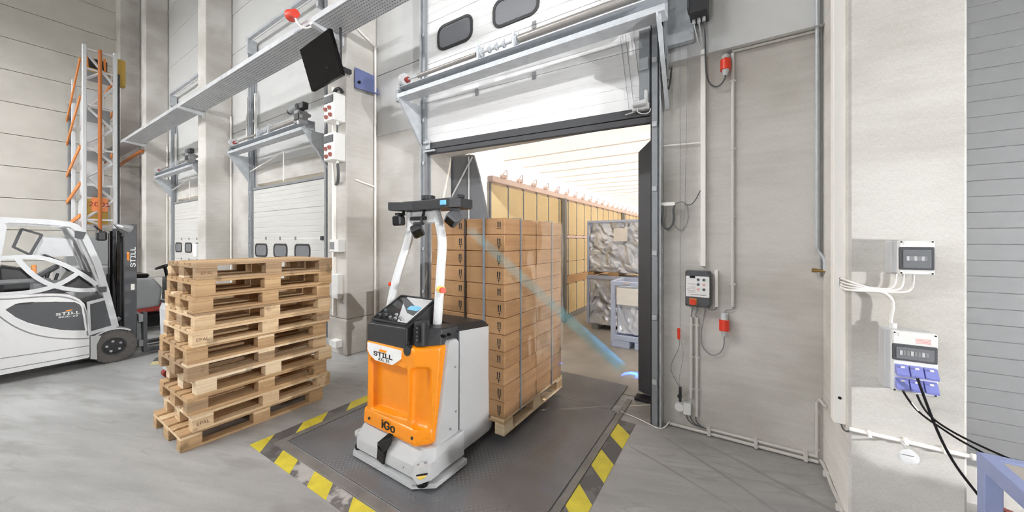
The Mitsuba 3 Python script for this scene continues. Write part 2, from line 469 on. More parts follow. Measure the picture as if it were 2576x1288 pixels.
# ------------------------------------------------------------------ dock doors
def section(x0, x1, z0, h, y, tilt=0.0, xc=0.0):
    """One door section: a sheet with shallow grooves, slightly tilted if the door hangs askew."""
    P = [(y + 0.045, z0 + 0.003), (y, z0 + 0.003)]
    n = 5
    for i in range(1, n):
        zz = z0 + h * i / n
        P += [(y, zz - 0.006), (y + 0.004, zz), (y, zz + 0.006)]
    P += [(y, z0 + h - 0.003), (y + 0.045, z0 + h - 0.003)]
    m = prism(P, 'x', x0, x1)
    if tilt:
        m = hang(m, tilt, xc)
    return m


def hang(m, tilt, xc):
    """The open door hangs askew at its foot; the upper sections sit straight in the tracks."""
    m.vertices[:, 2] -= (m.vertices[:, 0] - xc) * tilt * np.clip((4.4 - m.vertices[:, 2]) / 0.7, 0, 1)
    return m


def porthole(k, panel, x0, x1, z0, z1, y, shear, xc, r):
    ring = rrect(x0, x1, z0, z1, r).difference(rrect(x0 + .035, x1 - .035, z0 + .035, z1 - .035, r * 0.75))
    fr, gl = prism(ring, 'y', y - 0.014, y + 0.01), prism(rrect(x0 + .033, x1 - .033, z0 + .033, z1 - .033, r * 0.75), 'y', y - 0.006, y + 0.002)
    for m in (fr, gl):
        if shear:
            hang(m, shear, xc)
    w = obj('window', fr, 'window_rubber', k)
    obj('pane', gl, 'window_glass_dark', w)


def rails(k, x, s, z1, yf=3.6):
    """Upright track: angle, track channel and strip; s = +1 when the door lies to its right."""
    a, b = (x, x + s * 0.1)
    r = obj('rail', cat(bx(min(a, b), max(a, b), YW - 0.014, YW - 0.002, 0, z1), bx(x - 0.005, x + 0.005, yf - 0.05, YW - 0.01, 0, z1)), 'galvanised', k)
    obj('track', cat(bx(min(x + s * .03, x + s * .075), max(x + s * .03, x + s * .075), yf - 0.03, yf - 0.022, 0, z1),
                     bx(x + s * .075 - .003, x + s * .075 + .003, yf - 0.03, yf + 0.02, 0, z1), bx(x + s * .03 - .003, x + s * .03 + .003, yf - 0.03, yf + 0.02, 0, z1)), 'galvanised_dark', r)
    zz = 0.4
    while zz < z1:
        obj('bolt', bx(x + s * .035, x + s * .07, yf - 0.045, yf - 0.029, zz, zz + 0.05, 0.004), 'galvanised', r)
        zz += 0.62
    return r


def gusset(k, x, m='galvanised'):
    return obj('bracket', cat(prism([(3.16, 3.735), (3.66, 3.735), (3.66, 3.05), (3.63, 3.05), (3.19, 3.70), (3.16, 3.70)], 'x', x - 0.006, x + 0.006),
                              hull([(x - .006, 3.16, 3.70), (x + .03, 3.16, 3.70), (x - .006, 3.17, 3.715), (x + .03, 3.17, 3.715), (x - .006, 3.63, 3.05), (x + .03, 3.63, 3.05), (x - .006, 3.64, 3.065), (x + .03, 3.64, 3.065)])), m, k)


def header(k, x0, x1, shaft=0.032):
    """The shelf beam in front of a door with the spring shaft on it."""
    y0, y1, z0, z1 = 3.17, 3.34, 3.735, 3.895
    b = obj('header_beam', cat(bx(x0, x1, y0, y0 + 0.006, z0, z0 + 0.055), bx(x0, x1, y0, y1, z0, z0 + 0.006),
                               bx(x0, x1, y1 - 0.006, y1, z0, z1), bx(x0, x1, y0 + 0.03, y1, z1 - 0.006, z1)), 'galvanised', k)
    s = obj('spring_shaft', cyl((x0 + 0.02, 3.27, 4.0), (x1 - 0.02, 3.27, 4.0), 0.0135, 12), 'galvanised', k, 30)
    n = x1 - x0
    obj('spring', cyl((x0 + 0.09 * n, 3.27, 4.0), (x0 + 0.385 * n, 3.27, 4.0), shaft * 0.78, 14), 'spring_steel', s, 30)
    obj('spring', cyl((x0 + 0.56 * n, 3.27, 4.0), (x0 + 0.98 * n, 3.27, 4.0), shaft * 1.25, 14), 'spring_steel', s, 30)
    for t in (0.40, 0.545):
        xx = x0 + t * n
        c = obj('bearing_bracket', cat(bx(xx - .012, xx + .012, 3.215, 3.325, 3.89, 4.07), cyl((xx - .02, 3.27, 4.0), (xx + .03, 3.27, 4.0), 0.052, 14),
                                       cyl((xx, 3.24, 4.02), (xx, 3.24, 4.115), 0.007, 6), cyl((xx + .03, 3.29, 4.02), (xx + .03, 3.29, 4.11), 0.007, 6)), 'galvanised', s)
    for t in (0.44, 0.47, 0.50):
        xx = x0 + t * n
        obj('collar', cat(cyl((xx - .012, 3.27, 4.0), (xx + .012, 3.27, 4.0), 0.034, 12), bx(xx - .006, xx + .006, 3.262, 3.278, 4.02, 4.06)), 'galvanised', s)
    obj('cable_drum', cyl((x0 + 0.02, 3.27, 4.0), (x0 + 0.075, 3.27, 4.0), 0.092, 22), 'light_grey', s, 30)
    obj('drum_hub', cyl((x0 + 0.07, 3.27, 4.0), (x0 + 0.12, 3.27, 4.0), 0.035, 14), 'dull_red', s, 30)
    obj('end_bearing', cat(bx(x0 - .05, x0 + .006, 3.19, 3.34, 3.70, 3.86, 0.004), bx(x0 - .02, x0 + .004, 3.22, 3.32, 3.86, 4.03)), 'galvanised_dark', s)
    return b


# door 1: the open one, lifted clear of the opening and hanging a little askew
D1, TILT, XC1 = struct('door_1', 'white sectional dock door, raised above the loaded truck'), 0.031, -2.2
for i in range(5):
    obj('panel', section(-3.80, -0.70, 3.14 + i * 0.60, 0.60, 3.62, TILT, XC1), 'door_white', D1)
sw = obj('bottom_seal', hang(cat(bx(-3.82, -0.68, 3.60, 3.67, 3.06, 3.145), bx(-3.82, -0.68, 3.61, 3.66, 2.985, 3.06, 0.01)), TILT, XC1), 'dark_rubber', D1)
for x0, x1 in ((-3.57, -2.93), (-2.60, -1.93), (-1.62, -0.96)):
    porthole(D1, None, x0, x1, 4.46, 4.82, 3.62, TILT, XC1, 0.12)
for xx, zz in ((-2.86, 3.735), (-2.0, 3.735), (-2.0, 4.335)):
    h = obj('hinge', cat(bx(xx - .025, xx + .025, 3.604, 3.622, zz - .045, zz - 0.006, 0.004), bx(xx - .025, xx + .025, 3.604, 3.622, zz + .006, zz + .045, 0.004), cyl((xx - .03, 3.606, zz), (xx + .03, 3.606, zz), 0.008, 8)), 'mid_grey', D1)
rails(D1, -3.86, 1, 6.3)
rails(D1, -0.60, -1, 6.3)
header(D1, -3.90, -0.50, 0.034)
gusset(D1, -3.86)
gusset(D1, -0.56)
obj('cover_strip', bx(-0.80, -0.70, 3.585, 3.61, 3.06, 3.86, 0.003), 'galvanised_dark', D1)
obj('cover_clip', cat(bx(-0.80, -0.71, 3.57, 3.59, 3.46, 3.475), bx(-0.80, -0.71, 3.57, 3.59, 3.56, 3.575), bx(-0.795, -0.715, 3.575, 3.592, 3.475, 3.56)), 'galvanised', D1)
obj('guide_gap', bx(-0.690, -0.655, 3.575, 3.60, 0.0, 3.85), 'black_rubber', D1)
obj('spring_safety_catch', cat(bx(-0.86, -0.70, 3.54, 3.60, 3.06, 3.13, 0.01), cyl((-0.84, 3.53, 3.12), (-0.72, 3.53, 3.12), 0.03, 12), bx(-0.74, -0.71, 3.52, 3.56, 3.1, 3.24, 0.006),
                               cyl((-0.93, 3.57, 3.05), (-0.74, 3.57, 3.075), 0.006, 6), tube([(-0.8, 3.53, 3.08), (-0.78, 3.5, 3.02), (-0.72, 3.5, 3.0), (-0.68, 3.53, 3.05)], 0.005, 6)), 'light_grey', D1)
obj('corner_bracket', cat(bx(-3.80, -3.70, 3.575, 3.60, 3.10, 3.25, 0.006), cyl((-3.78, 3.56, 3.19), (-3.68, 3.56, 3.19), 0.022, 10), bx(-3.83, -3.6, 3.57, 3.6, 3.06, 3.085)), 'galvanised', D1)
for xx in (-0.98, -0.93, -0.85):
    obj('lift_cable', cyl((xx + 0.08, 3.60, 3.1), (xx - 0.02, 3.6, 3.98), 0.0025, 5), 'galvanised_dark', D1)
obj('operator_plate', cat(prism([(3.19, 3.74), (3.66, 3.74), (3.66, 3.12), (3.62, 3.12), (3.19, 3.68)], 'x', -0.566, -0.556), bx(-0.56, -0.32, 3.60, 3.67, 3.64, 4.6, 0.004)), 'galvanised', D1)
obj('tilted_plate', hull([(-0.55, 3.30, 4.2), (-0.54, 3.30, 4.2), (-0.55, 3.64, 4.2), (-0.54, 3.64, 4.2), (-0.55, 3.64, 3.2), (-0.54, 3.64, 3.2), (-0.55, 3.60, 3.2), (-0.54, 3.60, 3.2)]), 'galvanised_dark', D1)
obj('hanging_cable', tube([(-0.57, 3.5, 3.9), (-0.59, 3.52, 3.5), (-0.56, 3.53, 3.22), (-0.53, 3.55, 3.3)], 0.007, 6), 'black_rubber', D1)
obj('hanging_cable', tube([(-0.54, 3.5, 3.9), (-0.545, 3.52, 3.5), (-0.525, 3.53, 3.2), (-0.5, 3.55, 3.4)], 0.007, 6), 'black_rubber', D1)

# doors 2 and 3: shut
for n, (xa, xb), lb in ((2, OPEN[1], 'closed sectional dock door behind the pallet stack'), (3, OPEN[2], 'closed sectional dock door farthest left, above the grey tow tractor')):
    D = struct('door_%d' % n, lb)
    zz = 0.02
    for i, h in enumerate((0.585, 0.605, 0.62, 0.605, 0.515)):
        obj('panel', section(xa - 0.06, xb + 0.06, zz, h, 3.62), 'door_grey_white', D)
        if i in (2, 3):
            for t in (0.2, 0.42, 0.64):
                xx = xa + t * (xb - xa)
                obj('hinge', cat(bx(xx - .02, xx + .02, 3.606, 3.622, zz - .035, zz + .035, 0.004), cyl((xx - .025, 3.606, zz), (xx + .025, 3.606, zz), 0.007, 8)), 'mid_grey', D)
            obj('roller_bracket', cat(bx(xb - .1, xb - 0.02, 3.59, 3.622, zz - .04, zz + .04, 0.006), cyl((xb - .06, 3.585, zz), (xb + .0, 3.585, zz), 0.018, 10)), 'dark_grey', D)
        zz += h
    obj('top_seal', bx(xa - 0.06, xb + 0.06, 3.60, 3.68, zz, zz + 0.06, 0.006), 'mid_grey', D)
    for q in range(3):
        x0 = xa + 0.05 + q * 0.905
        porthole(D, None, x0, x0 + 0.60, 1.41, 1.715, 3.62, 0, 0, 0.1)
    rails(D, xa - 0.16, 1, 6.4)
    rails(D, xb + 0.16, -1, 6.4)
    header(D, xa - 0.20, xb + 0.2, 0.03)
    gusset(D, xa - 0.16)
    gusset(D, xb + 0.16)
    obj('top_frame', cat(bx(xa - 0.1, xb + 0.1, 3.48, 3.55, 6.42, 6.48), bx(xb - 0.02, xb + 0.05, 3.48, 3.66, 6.1, 6.42), bx(xa - 0.05, xa + 0.02, 3.48, 3.66, 6.1, 6.42)), 'galvanised', D)
    obj('ladder_frame', cat(bx(xa - 0.42, xa - 0.36, 3.6, 3.66, 3.9, 5.2), bx(xa + 0.02, xa + 0.07, 3.6, 3.64, 3.9, 5.2), bx(xa - .4, xa + .05, 3.61, 3.64, 4.55, 4.6), bx(xa - .4, xa + .05, 3.61, 3.64, 3.98, 4.03)), 'door_grey_white', D)
    M = obj('motor', cat(cyl((xb - 0.12, 3.1, 4.08), (xb + 0.12, 3.1, 4.10), 0.065, 16), bx(xb + 0.02, xb + 0.18, 3.06, 3.24, 3.80, 4.05, 0.02)), 'mid_grey', D, 30)
    obj('motor_cap', cat(cyl((xb - 0.19, 3.1, 4.075), (xb - 0.12, 3.1, 4.08), 0.05, 14), bx(xb + 0.12, xb + 0.3, 3.08, 3.18, 4.05, 4.16, 0.01), bx(xb + 0.08, xb + 0.22, 3.045, 3.06, 3.86, 3.97)), 'black_plastic', M)
    obj('drive_chain', cat(cyl((xb + 0.12, 3.08, 3.95), (xb + 0.12, 3.13, 3.95), 0.075, 18), cyl((xb + 0.2, 3.05, 3.78), (xb + 0.2, 3.05, 3.83), 0.02, 8)), 'chrome', M)
    obj('pull_rod', cyl((xb - 1.3, 3.5, 3.0), (xb - 1.3, 3.5, 3.62), 0.012, 8), 'pvc_white', D)
    obj('side_cover', bx(xb + 0.2, xb + 0.36, 3.58, 3.67, 0.02, 4.6, 0.006), 'galvanised_dark', D)
    obj('sill_bar', cyl((xa - 0.1, 3.58, 3.40), (xb - 1.3, 3.5, 3.60), 0.014, 8), 'pvc_white', D)

# reveal of the open door, weather seals outside it
k = thing('dock_seal', 'dark grey dock curtain hanging left of the loaded pallet outside the opening', 'dock seal', None)
obj('flap', prism([(-3.95, 3.12), (-3.50, 3.12), (-3.34, 3.08), (-3.24, 2.78), (-3.02, 1.95), (-2.98, 1.2), (-3.0, 0.3), (-3.95, 0.3)], 'y', 4.14, 4.17), 'seal_grey', k)
obj('stay_bar', cyl((-3.86, 4.125, 2.35), (-3.35, 4.125, 3.05), 0.014, 8), 'light_grey', k)
obj('stay_bar', cyl((-3.42, 4.125, 2.1), (-3.42, 4.125, 3.06), 0.012, 8), 'light_grey', k)
obj('frame', bx(-4.0, -3.76, 4.105, 4.14, 0.2, 3.2), 'seal_black', k)
k = thing('dock_seal', 'black dock cushion filling the right edge of the open doorway', 'dock seal', None)
obj('cushion', tri(rhull([(-0.70, 4.15, 0.06), (-0.70, 4.15, 2.98), (-0.925, 4.2, 0.06), (-0.925, 4.2, 2.80), (-0.70, 4.36, 0.06), (-0.70, 4.36, 2.98), (-0.90, 4.36, 0.06), (-0.90, 4.36, 2.80)], 0.02)), 'seal_black', k, 40)
obj('edge_strip', bx(-0.70, -0.66, 4.105, 4.13, 0.05, 2.98), 'black_rubber', k)
obj('foot_plate', bx(-0.95, -0.68, 4.02, 4.16, 0.0, 0.03, 0.005), 'black_rubber', k)

# ------------------------------------------------------------------ dock leveller and hazard tape
k = thing('dock_leveller', 'grey steel tread plate of the dock leveller in the floor', 'dock leveller')
obj('platform', bx(-3.33, -1.03, 1.54, 3.62, 0.0, 0.012, 0.002), 'tread_plate', k)
obj('lip', bx(-3.25, -1.10, 3.63, 4.35, 0.0, 0.014, 0.002), 'tread_plate', k)
obj('hinge', cyl((-3.3, 3.625, 0.008), (-1.05, 3.625, 0.008), 0.008, 8), 'steel_frame', k)
obj('frame', cat(bx(-3.415, -3.345, 1.455, 4.0, 0, 0.01, 0.002), bx(-1.018, -0.965, 1.455, 4.0, 0, 0.01, 0.002), bx(-3.345, -1.018, 1.455, 1.528, 0, 0.01, 0.002)), 'steel_frame', k)


def hazard(label, rect, worn):
    """Strip of hazard tape (x0, x1, y0, y1) cut into stripes that run at 45 degrees."""
    x0, x1, y0, y1 = rect
    k = thing('hazard_tape', label, 'hazard marking')
    for i in range(-3, 24):
        c = -1.79 + 0.25 * i
        q = Polygon([(-9, c + 9), (9, c - 9), (9, c + 0.25 - 9), (-9, c + 0.25 + 9)]).intersection(sbox(x0, y0, x1, y1))
        if q.is_empty or q.area < 1e-4 or q.geom_type != 'Polygon':
            continue
        yel = i % 2 == 0
        obj('yellow_stripe' if yel else 'black_stripe', prism(q, 'z', 0.0, 0.003), 'tape_yellow' if yel else ('tape_black_worn' if worn and i > 0 else 'tape_black'), k)


hazard('yellow and grey hazard tape left of the tread plate, beside the pallet stack', (-3.57, -3.42, 1.452, 3.6), False)
hazard('worn hazard tape in front of the tread plate, its grey stripes scraped away', (-3.57, -0.7, 1.33, 1.45), True)
hazard('yellow and dark grey hazard tape on the right of the tread plate', (-0.962, -0.812, 1.46, 3.50), False)

# ------------------------------------------------------------------ pallets
def pallet_shapes():
    """The pieces of a four-way pallet, 1.2 m along y, 0.8 m along x, corner at the origin: (part, shape, grain)."""
    out = []
    z0, zb, zc, zt = 0.0, 0.022, 0.100, 0.122
    for x0, w in ((0, .1), (.3275, .145), (.7, .1)):
        out.append(('bottom_board', bx(x0, x0 + w, 0, 1.2, z0, zb, 0.003), 'y'))
        for y0 in (0, .5275, 1.055):
            out.append(('block', bx(x0, x0 + w, y0, y0 + .145, zb, zc, 0.003), 'x' if w > .12 else 'y'))
    for y0 in (0, .5275, 1.055):
        out.append(('stringer_board', bx(0, .8, y0, y0 + .145, zc, zt, 0.002), 'x'))
    for x0, w in ((0, .145), (.1875, .1), (.3275, .145), (.5125, .1), (.655, .145)):
        out.append(('top_board', bx(x0, x0 + w, 0, 1.2, zt, .144, 0.002), 'y'))
    return [(n, mikit.ply(m), g) for n, m, g in out]


PALLET = pallet_shapes()


def pallet(x, y, z, tone, label, group, turn=0.0):
    k = thing('wooden_pallet', label, 'pallet', group)
    M = T().translate([x + 0.4, y + 0.6, z]).rotate([0, 0, 1], turn).translate([-0.4, -0.6, 0])
    for n, sh, g in PALLET:
        t = tone if rnd.random() < 0.72 else rnd.randrange(4)
        obj(n, sh, 'pallet_wood_%d_%s' % (t, g), k, to_world=M)
    return k


# eleven pallets; how far each near end and each right side stands out of the stack
NEAR = [1.065, 1.055, 1.045, 1.05, 1.035, 1.01, 1.005, 1.055, 1.01, 1.035, 0.985][::-1]
OUT = [-3.905, -3.90, -3.92, -3.91, -3.905, -3.93, -3.925, -3.90, -3.925, -3.895, -3.915][::-1]
TONE = [2, 1, 1, 0, 0, 1, 2, 3, 1, 0, 1][::-1]
ORD = ['bottom', 'second from the bottom', 'third from the bottom', 'fourth from the bottom', 'fifth from the bottom', 'sixth and middle', 'fifth from the top', 'fourth from the top',
       'third from the top', 'second from the top', 'topmost']
for i in range(11):
    y = NEAR[i] - (0.02 if i == 0 else 0)
    kk = pallet(OUT[i] - 0.8, y, i * 0.1442, TONE[i], 'wooden pallet, %s of the tall empty pallet stack on the floor' % ORD[i], 'empty pallets in the stack', rnd.uniform(-0.6, 0.6))
    if i in (1, 3, 7, 6, 10):
        e = trimesh.creation.annulus(0.026, 0.029, 0.002, segments=24)
        e.apply_scale([1.9, 1, 1])
        A = np.eye(4); A[:3, :3], A[:3, 3] = SIDE, (OUT[i] - 0.0015, y + 0.072, i * 0.1442 + 0.061)
        e.apply_transform(A)
        obj('burnt_stamp', cat(e, text('EPAL', 0.026, (OUT[i] - 0.0015, y + 0.072, i * 0.1442 + 0.061), SIDE, 0.002)), 'pallet_stamp', kk)
mat('pallet_stamp', S(120, 88, 60), 0.8)

# ------------------------------------------------------------------ loaded pallet
pallet(-2.48, 2.50, 0.09, 3, 'clean pale pallet under the load of cartons, held by the orange truck', None)
LX0, LX1, LY0, LY1, LZ, LH = -2.56, -1.675, 2.50, 3.665, 0.236, 0.1458
LAY = ['bottom layer', 'second layer from the bottom', 'third layer from the bottom', 'fourth layer from the bottom', 'fifth layer from the bottom', 'sixth layer from the bottom',
       'sixth layer from the top', 'fifth layer from the top', 'fourth layer from the top', 'third layer from the top', 'second layer from the top', 'top layer']
mx, my = -2.112, 3.075
for i in range(12):
    z0, z1 = LZ + i * LH, LZ + (i + 1) * LH - 0.003
    for (x0, x1, y0, y1), where in (((LX0, mx - .006, LY0, my), 'front left, behind the mast'), ((mx + .006, LX1, LY0, my - .006), 'near corner'),
                                    ((mx + .006, LX1, my + .006, LY1), 'far right side')):
        j = lambda: rnd.uniform(-0.003, 0.003)
        k = thing('carton', 'carton in the %s of the load, %s' % (LAY[i], where), 'carton', 'cartons on the loaded pallet')
        a, b, c, d = x0 + j(), x1 + j(), y0 + j(), y1 + j()
        obj('body', bx(a, b, c, d, z0, z1, 0.005), 'cardboard', k)
        if 'corner' in where or 'front' in where:
            xa = b - 0.075
            P = [bx(xa, xa + .010, c - .0012, c + .001, z0 + .062, z0 + .10), bx(xa + .022, xa + .032, c - .0012, c + .001, z0 + .062, z0 + .10),
                 hull([(xa - .004, c - .0012, z0 + .098), (xa + .014, c - .0012, z0 + .098), (xa + .005, c - .0012, z0 + .115), (xa - .004, c, z0 + .098), (xa + .014, c, z0 + .098), (xa + .005, c, z0 + .115)]),
                 hull([(xa + .018, c - .0012, z0 + .098), (xa + .036, c - .0012, z0 + .098), (xa + .027, c - .0012, z0 + .115), (xa + .018, c, z0 + .098), (xa + .036, c, z0 + .098), (xa + .027, c, z0 + .115)]),
                 bx(xa - .006, xa + .038, c - .0012, c + .001, z0 + .052, z0 + .057)]
            if i % 4 != 3:
                P += [hull([(xa + .004, c - .0012, z0 + .045), (xa + .03, c - .0012, z0 + .045), (xa + .017, c - .0012, z0 + .028), (xa + .004, c, z0 + .045), (xa + .03, c, z0 + .045), (xa + .017, c, z0 + .028)]),
                      bx(xa + .015, xa + .019, c - .0012, c + .001, z0 + .016, z0 + .03)]
            obj('handling_mark', cat(P), 'print_black', k)
        if 'left' not in where:
            obj('tape', bx(b - .0008, b + .0012, (c + d) / 2 - 0.2, (c + d) / 2 + 0.2, z0 + .066, z0 + .072), 'box_tape', k)
ZT = LZ + 12 * LH
for nm, P, w, m, lb in ((('x', -1.895), None, .012, 'strap_blue', 'grey plastic strap down the front of the carton load'),
                        (('x', -2.112), None, .007, 'strap_dark', 'dark strap down the middle of the front of the carton load'),
                        (('y', 2.76), None, .010, 'strap_blue', 'pale strap down the right side of the carton load, nearer one'),
                        (('y', 3.41), None, .010, 'strap_blue', 'pale strap down the right side of the carton load, farther one')):
    ax, v = nm
    if ax == 'x':
        m_ = cat(bx(v - w, v + w, LY0 - .009, LY0 - .006, LZ - .02, ZT + .002), bx(v - w, v + w, LY0 - .009, LY1, ZT + .002, ZT + .005))
    else:
        m_ = cat(bx(LX1 + .006, LX1 + .009, v - w, v + w, LZ - .02, ZT + .005), bx(mx, LX1 + .009, v - w, v + w, ZT + .005, ZT + .008))
    k = thing('strap', lb, 'strap')
    obj('band', m_, m, k)
k = thing('stretch_film', 'clear stretch film wrapped round the right side of the carton load', 'plastic film')
yy = np.linspace(LY0 - 0.006, LY1 + 0.01, 40); zz = np.linspace(LZ, ZT, 60)
G = np.array([[(LX1 + 0.016 + 0.006 * math.sin(9 * z + 5 * y) + 0.005 * float(meshkit.noise([[y * 14, z * 5, 3]])[0]), y, z) for y in yy] for z in zz])
F = [(r * 40 + c, r * 40 + c + 1, (r + 1) * 40 + c + 1, (r + 1) * 40 + c) for r in range(59) for c in range(39)]
obj('sheet', (G.reshape(-1, 3), np.array(F)), 'clear_plastic', k, True)

# ------------------------------------------------------------------ the orange truck
A = thing('automated_pallet_truck', 'orange and grey driverless pallet truck with a sensor mast, on the tread plate', 'pallet truck')
# chassis: bumper, sloped front, side plates
obj('bumper', prism(Polygon([(-2.665, 1.76), (-2.63, 1.715), (-1.93, 1.705), (-1.80, 1.80), (-1.79, 2.12), (-2.665, 2.12)]).buffer(0.012), 'z', 0.028, 0.062), 'light_grey', A)
ch = m3.Manifold.batch_hull([m3.Manifold.sphere(0.012, 10).translate(p) for p in
     [(-2.64, 1.755, .095), (-2.60, 1.73, .095), (-1.93, 1.725, .095), (-1.83, 1.81, .095), (-1.82, 2.12, .095), (-2.64, 2.12, .095),
      (-2.64, 1.755, .155), (-2.60, 1.735, .16), (-1.95, 1.735, .165), (-1.83, 1.82, .20), (-1.82, 2.12, .27), (-2.64, 2.12, .27),
      (-2.60, 1.79, .255), (-1.90, 1.80, .262), (-1.845, 1.85, .262)]])
obj('chassis', tri(ch), 'light_grey', A, 35)
obj('underbody', bx(-2.58, -1.87, 1.78, 2.12, 0.03, 0.09), 'black_plastic', A)
ear = prism(rrect(-2.69, -2.58, 1.735, 1.86, 0.04), 'z', 0.165, 0.19)
obj('corner_ear', cat(ear, cyl((-2.655, 1.77, .188), (-2.655, 1.77, .194), .008, 10), cyl((-2.62, 1.77, .188), (-2.62, 1.77, .194), .008, 10)), 'light_grey', A)
obj('scanner', cat(cyl((-2.63, 1.76, .065), (-2.63, 1.76, .092), .035, 14)), 'gloss_black', A, 30)
blk = obj('sensor_housing', hull([(-1.93, 1.705, .10), (-1.86, 1.69, .085), (-1.80, 1.76, .10), (-1.80, 1.84, .10), (-1.93, 1.80, .10), (-1.93, 1.72, .185), (-1.86, 1.71, .195), (-1.81, 1.77, .205), (-1.80, 1.84, .21), (-1.93, 1.80, .19)]), 'light_grey', A)
obj('scanner', cyl((-1.86, 1.735, .064), (-1.86, 1.735, .088), .042, 16), 'gloss_black', A, 30)
obj('warning_label', hull([(-1.862 + d, 1.690 + 1.05 * d - e, .135) for d in (.0, .04) for e in (0, .006)] + [(-1.842, 1.711 - e, .117) for e in (0, .006)] + [(-1.862 + d, 1.694 + 1.05 * d - e, .142) for d in (.0, .04) for e in (0, .006)]), 'yellow_plastic', blk)
obj('slit', hull([(-1.868 + d, 1.692 + 1.05 * d - e, zz) for d in (.0, .05) for e in (0, .008) for zz in (.146, .154)]), 'gloss_black', blk)
for x, y, z in ((-2.25, 1.726, .11), (-2.12, 1.724, .125), (-2.04, 1.722, .13), (-1.90, 1.73, .19), (-1.86, 1.76, .205)):
    obj('bolt', cyl((x, y + .01, z), (x, y - .006, z), .007, 8), 'mid_grey', A)
hk = hull([(-2.335, 1.712, .205), (-2.315, 1.70, .235), (-2.235, 1.76, .315), (-2.20, 1.76, .318), (-2.195, 1.74, .295), (-2.225, 1.70, .205), (-2.24, 1.695, .175), (-2.335, 1.755, .205), (-2.24, 1.755, .18)])
hk2 = hull([(-2.335, 1.712, .205), (-2.30, 1.695, .20), (-2.235, 1.695, .175), (-2.325, 1.70, .105), (-2.25, 1.70, .085), (-2.325, 1.75, .105), (-2.25, 1.75, .085), (-2.335, 1.75, .2), (-2.235, 1.75, .18)])
obj('tow_hook', cat(hk, hk2), 'gloss_black', A)

# orange cover with its sunk front, side scoop and foot
body = m3.Manifold.batch_hull([m3.Manifold.sphere(0.03, 20).translate(p) for p in
     [(-2.535, 1.80, .31), (-1.96, 1.80, .31), (-1.905, 1.87, .31), (-2.535, 2.08, .31), (-1.895, 2.08, .31),
      (-2.515, 1.80, .96), (-2.0, 1.80, .96), (-1.90, 1.93, .96), (-2.515, 2.08, .96), (-1.895, 2.08, .96)]])
foot = m3.Manifold.batch_hull([m3.Manifold.sphere(0.03, 20).translate(p) for p in
     [(-2.565, 1.79, .31), (-1.97, 1.775, .31), (-1.905, 1.85, .31), (-2.565, 2.0, .31), (-1.90, 2.0, .31),
      (-2.56, 1.795, .39), (-1.985, 1.785, .375), (-1.91, 1.85, .37), (-2.56, 2.0, .40), (-1.90, 2.0, .37)]])
brow = m3.Manifold.batch_hull([m3.Manifold.sphere(0.02, 16).translate(p) for p in
     [(-2.53, 1.785, .88), (-2.13, 1.785, .88), (-2.53, 1.785, .95), (-2.08, 1.785, .95), (-2.46, 1.80, .80), (-2.18, 1.80, .80), (-2.5, 1.86, .74), (-2.1, 1.86, .74)]])
rec = m3.Manifold.batch_hull([m3.Manifold.sphere(0.012, 14).translate(p) for p in
     [(-2.47, 1.815, .45), (-2.09, 1.815, .47), (-2.47, 1.815, .79), (-2.09, 1.815, .79), (-2.50, 1.74, .42), (-2.06, 1.74, .44), (-2.50, 1.74, .83), (-2.06, 1.74, .83)]])
scoop = m3.Manifold.batch_hull([m3.Manifold.sphere(0.05, 24).translate(p) for p in [(-1.985, 1.785, .445), (-1.985, 1.79, .80), (-1.90, 1.80, .445), (-1.93, 1.82, .80), (-1.80, 1.70, .46), (-1.80, 1.72, .82)]])
O = ((body + foot + brow) - rec - scoop)
om = tri(O.refine_to_length(0.02))
trimesh.smoothing.filter_taubin(om, lamb=0.5, nu=0.53, iterations=6)
obj('cover', om, 'orange_paint', A, 50)
bd = obj('badge', prism([(-2.521, .957), (-2.115, .957), (-2.121, .892), (-2.213, .832), (-2.417, .831), (-2.489, .863), (-2.521, .90)], 'y', 1.757, 1.775), 'white_paint', A)
obj('lettering', cat(text('STILL', .034, (-2.325, 1.757, .887), stretch=1.75), text('AXL 15', .022, (-2.315, 1.757, .852), bold=False, stretch=1.3)), 'print_black', bd)
obj('emblem', prism([(-2.375, .911), (-2.29, .911), (-2.275, .930), (-2.36, .930)], 'y', 1.754, 1.758), 'orange_paint', bd)
obj('lettering', cat(text('iGo', .060, (-2.255, 1.752, .352), stretch=1.25)), 'print_black', A)
for x in (-2.50, -1.985):
    obj('screw', cyl((x, 1.775, .345), (x, 1.744 if x > -2.2 else 1.754, .345), .011, 12), 'black_plastic', A)

# black hood with the operating panel
hood = m3.Manifold.batch_hull([m3.Manifold.sphere(0.015, 14).translate(p) for p in
     [(-2.535, 1.785, .975), (-2.095, 1.785, .98), (-2.535, 1.79, 1.10), (-2.095, 1.79, 1.115), (-2.535, 2.10, .975), (-2.09, 2.10, .98), (-2.535, 2.12, 1.255), (-2.105, 2.12, 1.272)]])
obj('hood', tri(hood), 'black_plastic', A, 35)
deck = m3.Manifold.batch_hull([m3.Manifold.sphere(0.015, 12).translate(p) for p in
     [(-2.09, 1.84, .98), (-1.98, 1.86, .98), (-1.905, 1.95, .98), (-1.875, 2.11, .98), (-2.5, 2.11, .98), (-2.09, 1.86, 1.11), (-1.99, 1.90, 1.10), (-1.915, 1.97, 1.095), (-1.88, 2.11, 1.095), (-2.5, 2.11, 1.095)]])
obj('rear_deck', tri(deck), 'black_plastic', A, 35)
sp = obj('loudspeaker', tri(m3.Manifold.batch_hull([m3.Manifold.cylinder(.17, .05, .05, 24).translate((-2.0, 1.85, 1.0)), m3.Manifold.cylinder(.17, .04, .04, 24).translate((-2.02, 1.90, 1.0))])), 'black_plastic', A, 40)
obj('button_panel', prism(rrect(-2.0, -1.955, 1.03, 1.155, .015), 'y', 1.792, 1.81), 'gloss_black', sp)
